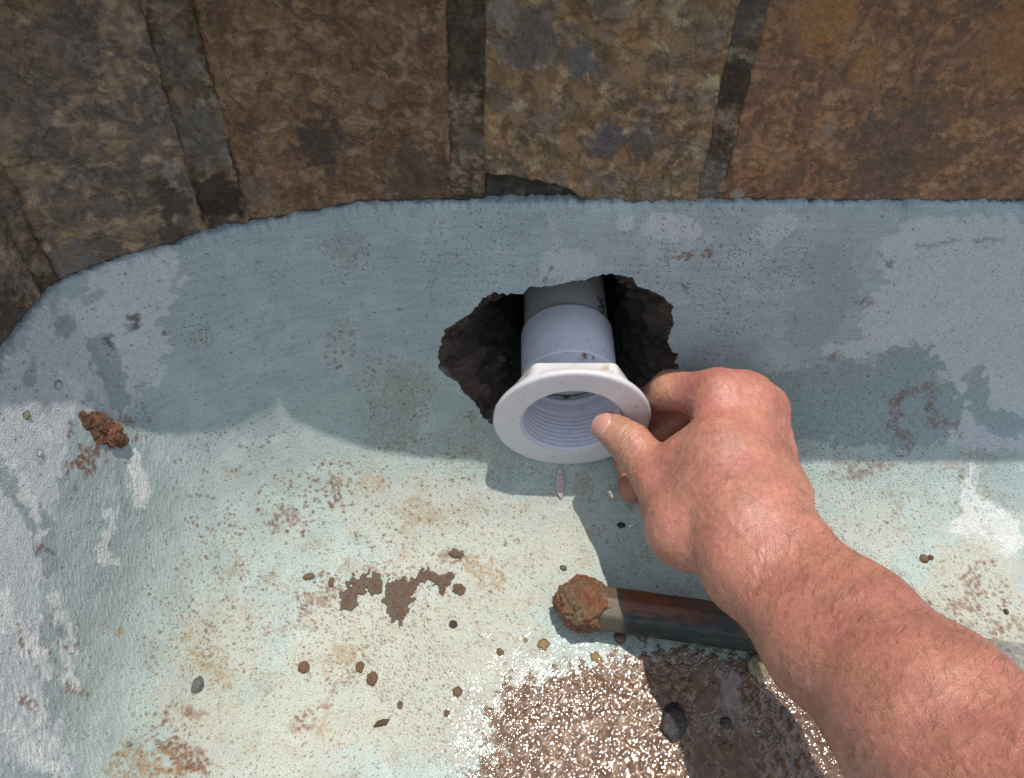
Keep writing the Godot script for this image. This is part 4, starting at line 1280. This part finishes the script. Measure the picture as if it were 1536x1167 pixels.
func flake(at: Vector3, w: float, h: float, kind: int) -> ArrayMesh:
	# dried mud, 1 to 1.5 mm thick, with a ragged outline
	var n := noise(970 + kind, 9.0, 2)
	var nx := 110
	var nz := 110
	var v := PackedVector3Array(); v.resize(nx * nz)
	var c := PackedColorArray(); c.resize(nx * nz)
	var keep := PackedByteArray(); keep.resize(nx * nz)
	var base := on_bed(at.x, at.z)
	for i in nz:
		for j in nx:
			var a := j / float(nx - 1) * 2.0 - 1.0
			var b := i / float(nz - 1) * 2.0 - 1.0
			var p := on_bed(at.x + a * w * 0.62, at.z + b * h * 0.62) - base
			var x := a * 1.24
			var y := b * 1.24
			var d: float
			if kind == 0:
				d = absf(Vector2(x - 0.35, y - 0.55).length() - 0.95) - 0.46 + maxf(0.0, x * 0.5 + y * 0.9 - 0.45) * 1.5
			elif kind == 1:
				d = maxf(absf(x + 0.05 * y) + 0.35 * y - 0.85 + 0.25 * x * y, absf(y) - 0.95) + (0.5 * maxf(0.0, 0.3 - x) * maxf(0.0, y)) - 0.05
			elif kind == 2:
				d = absf(y - 0.3 * sin(x * 4.0)) - 0.55 + maxf(0.0, absf(x) - 0.8) * 2.5
			else:
				d = Vector2(x, y).length() - 0.85
			var k := n.get_noise_2d((at.x + a * w) * 1000.0, (at.z + b * h) * 1000.0)
			d += 0.42 * k
			var inside_ := clampf(-d * 4.0, 0.0, 1.0)
			keep[i * nx + j] = 1 if d < 0.03 else 0
			v[i * nx + j] = p + Vector3(0, 0.0007 + 0.0012 * sqrt(inside_) + 0.0005 * k * inside_, 0)
			c[i * nx + j] = Color(0.165, 0.125, 0.095).lerp(Color(0.17, 0.095, 0.055), smoothstep(-0.1, 0.35, k)) * (1.0 + 0.5 * n_patch.get_noise_2d(a * w * 1500.0, b * h * 1500.0))
	return array_mesh(v, grid_normals(v, nz, nx, true), c, grid_index(nz, nx, true, false, keep))

func ring_drop(r: float, tint: Color, seed_: int) -> ArrayMesh:
	var n := noise(seed_, 1.0, 3)
	var v := PackedVector3Array()
	var c := PackedColorArray()
	var rows := 12
	var cols := 30
	for i in rows:
		var t := i / float(rows - 1)
		for j in cols:
			var a := j * TAU / cols
			var k := n.get_noise_2d(cos(a) * 1.2, sin(a) * 1.2)
			var rr := r * t * (1.0 + 0.35 * k)
			v.append(Vector3(cos(a) * rr, r * 0.5 * sqrt(maxf(0.0, 1.0 - t * t)) - 0.0002 + r * 0.1 * sin(t * PI * 2.0), sin(a) * rr))
			c.append(tint * (1.0 - 0.55 * smoothstep(0.55, 0.9, t)) * (1.0 + 0.4 * n.get_noise_2d(rr * 2500.0 * cos(a), rr * 2500.0 * sin(a))))
	return array_mesh(v, grid_normals(v, rows, cols, false, true), c, grid_index(rows, cols, false, true))

# ------------------------------------------------------------------ person: hand and forearm
const JOINTS := {"wa": Vector3(115, 22.3, 159.8), "wb": Vector3(131.1, 26.4, 152), "f1a": Vector3(136.5, 33.6, 203.2), "f1b": Vector3(150.4, 39.3, 196.6), "f2": Vector3(159.2, 53.6, 241.1), "f3": Vector3(172.2, 70.1, 283.1), "f4": Vector3(184.2, 97.7, 312.4), "f5": Vector3(201.3, 116.6, 351.5), "ca": Vector3(107.7, 22.5, 139.7), "cb": Vector3(115.5, 28.6, 137.3), "cc": Vector3(124, 26.2, 133.9), "cd": Vector3(132, 20.5, 134.4), "m2": Vector3(114.6, 33.1, 62), "m3": Vector3(130, 30.4, 62.1), "m4": Vector3(142, 17.9, 58.1), "m5": Vector3(146.1, 2.8, 63.3), "hy": Vector3(141.6, 10.1, 112.9), "h2": Vector3(142.7, 4.9, 83.8), "dm": Vector3(105.5, 19.9, 116.8), "p3": Vector3(113.3, 5.1, 42.4), "d3": Vector3(93.2, -20.6, 41.5), "t3": Vector3(74.2, -39.2, 53.7), "p4": Vector3(128, -16.7, 43), "d4": Vector3(98.4, -41.1, 57.4), "t4": Vector3(76.2, -46.9, 67.1), "p5": Vector3(139, -33.5, 56.2), "d5": Vector3(115.8, -50.2, 72.4), "t5": Vector3(91.7, -47.9, 85), "p2": Vector3(92.5, 17.9, 42.9), "d2": Vector3(85, -6.4, 31.2), "t2": Vector3(75.3, -23.9, 33), "tt": Vector3(57.7, 3.4, 60.3), "ti": Vector3(68.1, 4.4, 72.2), "tm": Vector3(81.3, 3.3, 93.2), "cm": Vector3(104.3, 8.5, 133), "th": Vector3(92.3, 6.4, 127.8), "pf": Vector3(94.5, -24.9, 92.1), "web": Vector3(101, 16.9, 94.3), "w2": Vector3(111.3, 27.9, 96.9)}
const CELL := 0.0019
var g_lo := Vector3(0.035, -0.075, 0.005)
var g_nx := 0
var g_ny := 0
var g_nz := 0

func jo(k: String) -> Vector3:
	return JOINTS[k] * 0.001

func limb(field: PackedFloat32Array, a: Vector3, b: Vector3, ra: float, rb: float, k: float) -> void:
	var pad := maxf(ra, rb) + 0.014
	var lo := ((a.min(b) - Vector3.ONE * pad - g_lo) / CELL).floor().max(Vector3.ZERO)
	var hi := ((a.max(b) + Vector3.ONE * pad - g_lo) / CELL).ceil().min(Vector3(g_nx - 1, g_ny - 1, g_nz - 1))
	var ab := b - a
	var len2 := maxf(ab.length_squared(), 1e-12)
	var x0 := int(lo.x)
	var x1 := int(hi.x)
	for z in range(int(lo.z), int(hi.z) + 1):
		for y in range(int(lo.y), int(hi.y) + 1):
			var at := (z * g_ny + y) * g_nx
			for x in range(x0, x1 + 1):
				var p := g_lo + Vector3(x, y, z) * CELL - a
				var t := clampf(p.dot(ab) / len2, 0.0, 1.0)
				var d := (p - ab * t).length() - (ra + (rb - ra) * t)
				var f := field[at + x]
				var h := maxf(k - absf(f - d), 0.0)
				field[at + x] = minf(f, d) - h * h / (4.0 * k)

func build_person() -> void:
	var hi := Vector3(0.275, 0.225, 0.455)
	g_nx = int((hi.x - g_lo.x) / CELL)
	g_ny = int((hi.y - g_lo.y) / CELL)
	g_nz = int((hi.z - g_lo.z) / CELL)
	var total := g_nx * g_ny * g_nz
	var palm := PackedFloat32Array()
	palm.resize(total)
	palm.fill(0.03)
	var elbow := Vector3(0.215, 0.15, 0.405)
	var K := 0.011
	# forearm, wrist, carpals, palm: pairs of joints and radii in mm
	for a in [["f4", "f5", 40, 42], ["f3", "f4", 37, 39], ["f2", "f3", 34.5, 37], ["f1a", "f2", 24, 32], ["f1b", "f2", 24, 32], ["wa", "f1a", 19.5, 24], ["wb", "f1b", 18.5, 24],
			["wa", "ca", 19, 16.5], ["wa", "cb", 18, 16], ["wb", "cc", 18, 16], ["wb", "cd", 18, 16],
			["ca", "m2", 16, 13.0], ["cb", "m3", 15.5, 12.6], ["cc", "m4", 15, 11.5], ["cd", "m5", 15, 11], ["cd", "hy", 15, 13], ["hy", "h2", 13, 12], ["h2", "m5", 12, 11], ["d4", "pf", 8, 13], ["t5", "pf", 9, 14], ["d5", "th", 9, 14], ["th", "d5", 13, 10], ["th", "pf", 15, 15], ["pf", "d5", 13, 9], ["pf", "p4", 12, 10], ["hy", "pf", 13, 13],
			["m2", "m3", 10.5, 11], ["m3", "m4", 11, 10.5], ["m4", "m5", 10.5, 10],
			["wa", "cm", 17, 15], ["cm", "th", 15, 16], ["th", "tm", 15.5, 12.5], ["th", "web", 15, 13.5], ["web", "w2", 13.5, 15], ["w2", "cb", 15, 16], ["th", "dm", 15, 16], ["dm", "w2", 16, 15], ["dm", "web", 16, 13.5], ["dm", "cm", 16, 15], ["web", "tm", 11.5, 11]]:
		limb(palm, jo(a[0]), jo(a[1]), a[2] * 0.001, a[3] * 0.001, K)
	limb(palm, jo("f5"), elbow, 0.042, 0.044, K)
	var fingers := []
	for f in [
		[["tm", "ti", 13.4, 12.2], ["ti", "tt", 12.2, 10.2]],
		[["m2", "p2", 13.0, 11.6], ["p2", "d2", 11.4, 9.4], ["d2", "t2", 8.6, 7.6]],
		[["m3", "p3", 11.5, 10.0], ["p3", "d3", 9.8, 8.8], ["d3", "t3", 9.4, 10.0]],
		[["m4", "p4", 11.0, 9.6], ["p4", "d4", 9.4, 8.6], ["d4", "t4", 9.4, 10.2]],
		[["m5", "p5", 10.0, 8.8], ["p5", "d5", 8.6, 7.8], ["d5", "t5", 7.8, 7.2]],
	]:
		var g := PackedFloat32Array()
		g.resize(total)
		g.fill(0.03)
		for a in f:
			limb(g, jo(a[0]), jo(a[1]), a[2] * 0.001, a[3] * 0.001, 0.003)
		fingers.append(g)
	var field := PackedFloat32Array()
	field.resize(total)
	for i in total:
		var p := palm[i]
		var best := p
		for gi in 5:
			var f: float = fingers[gi][i]
			if f >= 0.03:
				continue
			var kk := 0.011 if gi == 1 else 0.006
			var h := maxf(kk - absf(p - f), 0.0)
			f = minf(p, f) - h * h / (4.0 * kk)
			h = maxf(0.0014 - absf(best - f), 0.0)
			best = minf(best, f) - h * h / 0.0056
		field[i] = best
	# surface nets
	var cell_of := PackedInt32Array()
	cell_of.resize(total)
	cell_of.fill(-1)
	var v := PackedVector3Array()
	var where := PackedInt32Array()
	var sx := 1
	var sy := g_nx
	var sz := g_nx * g_ny
	var corner := [0, sx, sy, sx + sy, sz, sz + sx, sz + sy, sz + sx + sy]
	var edges := [[0, 1], [2, 3], [4, 5], [6, 7], [0, 2], [1, 3], [4, 6], [5, 7], [0, 4], [1, 5], [2, 6], [3, 7]]
	var place := [Vector3(0, 0, 0), Vector3(1, 0, 0), Vector3(0, 1, 0), Vector3(1, 1, 0), Vector3(0, 0, 1), Vector3(1, 0, 1), Vector3(0, 1, 1), Vector3(1, 1, 1)]
	for z in g_nz - 1:
		for y in g_ny - 1:
			var row := z * sz + y * sy
			for x in g_nx - 1:
				var at := row + x
				if absf(field[at]) > 0.005:
					continue
				var inside_ := 0
				for k in 8:
					if field[at + corner[k]] < 0.0:
						inside_ += 1
				if inside_ == 0 or inside_ == 8:
					continue
				var sum := Vector3.ZERO
				var cnt := 0
				for e in edges:
					var a := field[at + corner[e[0]]]
					var b := field[at + corner[e[1]]]
					if (a < 0.0) != (b < 0.0):
						sum += place[e[0]].lerp(place[e[1]], a / (a - b))
						cnt += 1
				cell_of[at] = v.size()
				where.append(at)
				v.append(g_lo + (Vector3(x, y, z) + sum / cnt) * CELL)
	var quads := []
	for at in where:
		for q in [[sx, sy, sz], [sy, sz, sx], [sz, sx, sy]]:
			var a := field[at]
			var b := field[at + q[0]]
			if (a < 0.0) == (b < 0.0):
				continue
			var i0 := cell_of[at]
			var i1 := cell_of[at - q[1]]
			var i2 := cell_of[at - q[1] - q[2]]
			var i3 := cell_of[at - q[2]]
			if i0 < 0 or i1 < 0 or i2 < 0 or i3 < 0:
				continue
			quads.append([i0, i1, i2, i3] if a < 0.0 else [i0, i3, i2, i1])
	# even the net out twice, then take normals
	for pass_ in 2:
		var acc := PackedVector3Array(); acc.resize(v.size())
		var cnt := PackedFloat32Array(); cnt.resize(v.size())
		for q in quads:
			for k in 4:
				acc[q[k]] += v[q[(k + 1) % 4]] + v[q[(k + 3) % 4]]
				cnt[q[k]] += 2.0
		for i in v.size():
			if cnt[i] > 0.0:
				v[i] = v[i].lerp(acc[i] / cnt[i], 0.45)
	var nrm := mesh_normals(v, quads)
	# split every quad in four, bulging along the normals
	var mids := {}
	var fine := []
	for q in quads:
		var m := []
		for k in 4:
			var a: int = q[k]
			var b: int = q[(k + 1) % 4]
			var key := (mini(a, b) << 24) | maxi(a, b)
			if not mids.has(key):
				mids[key] = v.size()
				var pm := (v[a] + v[b]) / 2
				pm += (nrm[a] * nrm[a].dot(v[a] - pm) + nrm[b] * nrm[b].dot(v[b] - pm)) * 0.3
				v.append(pm)
			m.append(mids[key])
		var c := (v[q[0]] + v[q[1]] + v[q[2]] + v[q[3]]) / 4
		var push := Vector3.ZERO
		for k in 4:
			push += nrm[q[k]] * nrm[q[k]].dot(v[q[k]] - c)
		var ci := v.size()
		v.append(c + push * 0.15)
		for k in 4:
			fine.append([q[k], m[k], ci, m[(k + 3) % 4]])
	nrm = mesh_normals(v, fine)
	var col := PackedColorArray()
	col.resize(v.size())
	var n_blush := noise(81, 22.0, 4)
	var n_mottle := noise(82, 4.0, 4)
	var n_wrinkle := noise(83, 2.4, 3)
	var starts := [jo("ca"), jo("cb"), jo("cc"), jo("cd")]
	var tip := jo("tt")
	var ip := jo("ti")
	var knuckles := [jo("m2"), jo("m3"), jo("m4"), jo("m5")]
	for i in v.size():
		var p := v[i]
		var mp := p * 1000.0
		var n := nrm[i]
		# creases over the thumb joint, folds at the wrist, tendons and fine skin relief
		var h := 0.00006 * n_mottle.get_noise_3dv(mp)
		var along := (p - ip).dot((ip - tip).normalized()) * 1000.0
		if p.distance_to(ip) < 0.016 and n.y > 0.0:
			for c in [-3.0, -0.6, 1.8, 4.5]:
				h -= 0.0006 * exp(-pow((along - c + 0.9 * n_mottle.get_noise_3dv(mp * 0.5)) / 0.55, 2.0))
		var wrist := jo("wa").lerp(jo("wb"), 0.5)
		if p.distance_to(wrist) < 0.045:
			var ax := (jo("f2") - wrist).normalized()
			var u := (p - wrist).dot(ax) * 1000.0
			h += 0.00007 * n_mottle.get_noise_3d(u * 2.4, 3.0, (p - wrist).dot(ax.cross(Vector3.UP)) * 160.0) * (1.0 - p.distance_to(wrist) / 0.045) * 2.0
		if n.y > -0.2:
			var vein := 1.0 - absf(n_blush.get_noise_3d(mp.x * 0.9, mp.y * 0.5 + 30.0, mp.z * 0.9))
			h += 0.00032 * smoothstep(0.86, 1.0, vein)
			for k in 4:                                              # tendons towards the knuckles
				var from: Vector3 = starts[k]
				var to: Vector3 = knuckles[k]
				var ab := to - from
				var tt := clampf((p - from).dot(ab) / ab.length_squared(), 0.25, 1.0)
				var off := p - from - ab * tt
				off -= n * off.dot(n)
				h += 0.0005 * exp(-off.length_squared() / 0.0000125) * (0.5 + 0.5 * tt)
			h += 0.00007 * n_wrinkle.get_noise_3dv(mp)
		v[i] = p + n * h
		var arm := smoothstep(0.13, 0.20, p.z)
		var c := Color(0.61, 0.255, 0.180).lerp(Color(0.52, 0.21, 0.145), arm)
		var red := 0.0
		for k in knuckles:
			red = maxf(red, 1.0 - p.distance_to(k) / 0.030)
		c = c.lerp(Color(0.66, 0.235, 0.19), 0.75 * clampf(red, 0.0, 1.0))
		var thumb := clampf(1.25 - p.distance_to(tip.lerp(ip, 0.7)) / 0.022, 0.0, 1.0)
		c = c.lerp(Color(0.66, 0.37, 0.24), thumb * 0.8)
		var pip := clampf(1.2 - p.distance_to(jo("p2")) / 0.018, 0.0, 1.0)
		c = c.lerp(Color(0.60, 0.33, 0.21), pip * 0.8)
		var dark := clampf(1.3 - p.distance_to(jo("th").lerp(jo("web"), 0.5) + Vector3(0, 0.012, 0)) / 0.03, 0.0, 1.0)
		c = c.lerp(Color(0.50, 0.22, 0.17), dark * 0.5)
		var palmar := clampf(-n.y * 0.8 - n.x * 0.5, 0.0, 1.0)
		c = c.lerp(Color(0.62, 0.33, 0.25), palmar * 0.5)
		c = c * (1.0 + 0.27 * n_blush.get_noise_3dv(mp) + 0.22 * n_mottle.get_noise_3dv(mp))
		c.g *= 1.0 + 0.12 * n_blush.get_noise_3d(mp.x + 70.0, mp.y, mp.z)
		col[i] = c
	nrm = mesh_normals(v, fine)
	var idx := PackedInt32Array()
	idx.resize(fine.size() * 6)
	var w := 0
	for q in fine:
		for k in [0, 2, 1, 0, 3, 2]:
			idx[w] = q[k]
			w += 1
	var skin := surface_material(0.43, noise_texture(91, 0.05, 3, FastNoiseLite.TYPE_CELLULAR), 0.21, 20.0, noise_texture(92, 0.05, 5, FastNoiseLite.TYPE_SIMPLEX_SMOOTH, 0.68, 1.06))
	skin.subsurf_scatter_enabled = true
	skin.subsurf_scatter_strength = 0.05
	skin.metallic_specular = 0.5
	var person := thing("person", "bare right forearm and hand reaching in to hold the white fitting", "person", Vector3.ZERO)
	obj("arm_and_hand", array_mesh(v, nrm, col, idx), skin, person)
	build_nail(person)
	build_hair(person, v, nrm)

func mesh_normals(v: PackedVector3Array, quads: Array) -> PackedVector3Array:
	var n := PackedVector3Array()
	n.resize(v.size())
	for q in quads:
		var c := (v[q[2]] - v[q[0]]).cross(v[q[3]] - v[q[1]])
		for k in 4:
			n[q[k]] += c
	for i in n.size():
		n[i] = n[i].normalized()
	return n

func build_nail(person: Node3D) -> void:
	var tip := jo("tt")
	var ax := (tip - jo("ti")).normalized()
	var up_ := Vector3(-0.55, 0.72, 0.42)
	up_ = (up_ - ax * up_.dot(ax)).normalized()
	var side := ax.cross(up_).normalized()
	var rows := 22
	var cols := 22
	var v := PackedVector3Array()
	var c := PackedColorArray()
	for i in rows:
		var t := i / float(rows - 1)                                  # 0 at the root, 1 at the free edge
		for j in cols:
			var u := j / float(cols - 1) * 2.0 - 1.0
			var half := 0.92 * (0.80 + 0.20 * sin(minf(t * 2.2, 1.57)))
			var a := u * half
			var edge_t := t - 0.10 * u * u * (1.0 - t) * -2.0 - 0.16 * u * u * t
			var r := 0.0109 - 0.0007 * pow(absf(u), 3.0) - 0.0008 * pow(1.0 - t, 4.0)
			var x := lerpf(-0.0042, 0.0078, edge_t)
			if x > 0.001:
				r = minf(r, sqrt(maxf(0.0109 * 0.0109 - pow(x - 0.001, 2.0) * 0.75, 1e-6)))
			v.append(tip + ax * x + up_ * (r * cos(a)) + side * (r * sin(a)))
			var k := Color(0.50, 0.25, 0.20).lerp(Color(0.58, 0.42, 0.36), smoothstep(0.86, 0.95, t))
			k = k.lerp(Color(0.36, 0.13, 0.09), maxf(smoothstep(0.07, 0.0, t), smoothstep(0.90, 1.0, absf(u)) * 0.8))
			c.append(k.lerp(Color(0.64, 0.42, 0.36), smoothstep(0.3, 0.12, t) * smoothstep(0.05, 0.10, t) * 0.6) * (1.0 + 0.05 * n_mid.get_noise_2d(u * 20.0, t * 3.0)))
	var m := surface_material(0.28)
	obj("thumbnail", array_mesh(v, grid_normals(v, rows, cols, false), c, grid_index(rows, cols, false)), m, person)

func build_hair(person: Node3D, v: PackedVector3Array, nrm: PackedVector3Array) -> void:
	var hv := PackedVector3Array()
	var hn := PackedVector3Array()
	var idx := PackedInt32Array()
	var arm_axis := (jo("f3") - jo("ca")).normalized()
	var made := 0
	var tries := 0
	while made < 3200 and tries < 60000:
		tries += 1
		var i := rng.randi() % v.size()
		var p := v[i]
		var n := nrm[i]
		var along := (p - jo("ca")).dot(arm_axis)
		if along < -0.045 or n.dot(Vector3(-0.1, 0.75, 0.55)) < -0.35:
			continue
		if along < 0.03 and rng.randf() > 0.25 + along * 4.0:
			continue
		var flow := (n.cross(arm_axis) * 0.9 - arm_axis * 0.55).normalized().rotated(n, rng.randf_range(-0.55, 0.55))
		var bend := rng.randf_range(-190.0, 190.0)
		var length := rng.randf_range(0.006, 0.015) if along > 0.03 else rng.randf_range(0.003, 0.007)
		var dir := (flow + n * rng.randf_range(0.22, 0.5)).normalized()
		var segs := 6
		var base := hv.size()
		var q := p
		for s in segs + 1:
			var r := 0.00006 * (1.0 - 0.75 * s / segs)
			var a := dir.cross(n).normalized()
			var b := dir.cross(a).normalized()
			for k in 3:
				var o := a * cos(k * TAU / 3) + b * sin(k * TAU / 3)
				hv.append(q + o * r)
				hn.append(o)
			q += dir * length / segs
			dir = (dir.rotated(n, bend * length / segs) - n * 0.10).normalized()
			if (q - p).dot(n) < 0.0003:
				q += n * 0.0003
		for s in segs:
			for k in 3:
				var a := base + s * 3 + k
				var b := base + s * 3 + (k + 1) % 3
				idx.append_array([a, a + 3, b, b, a + 3, b + 3])
		made += 1
	var o := obj("arm_hair", array_mesh(hv, hn, PackedColorArray(), idx), plain(Color(0.17, 0.09, 0.05), 0.45), person)
	o.set_meta("kind", "stuff")
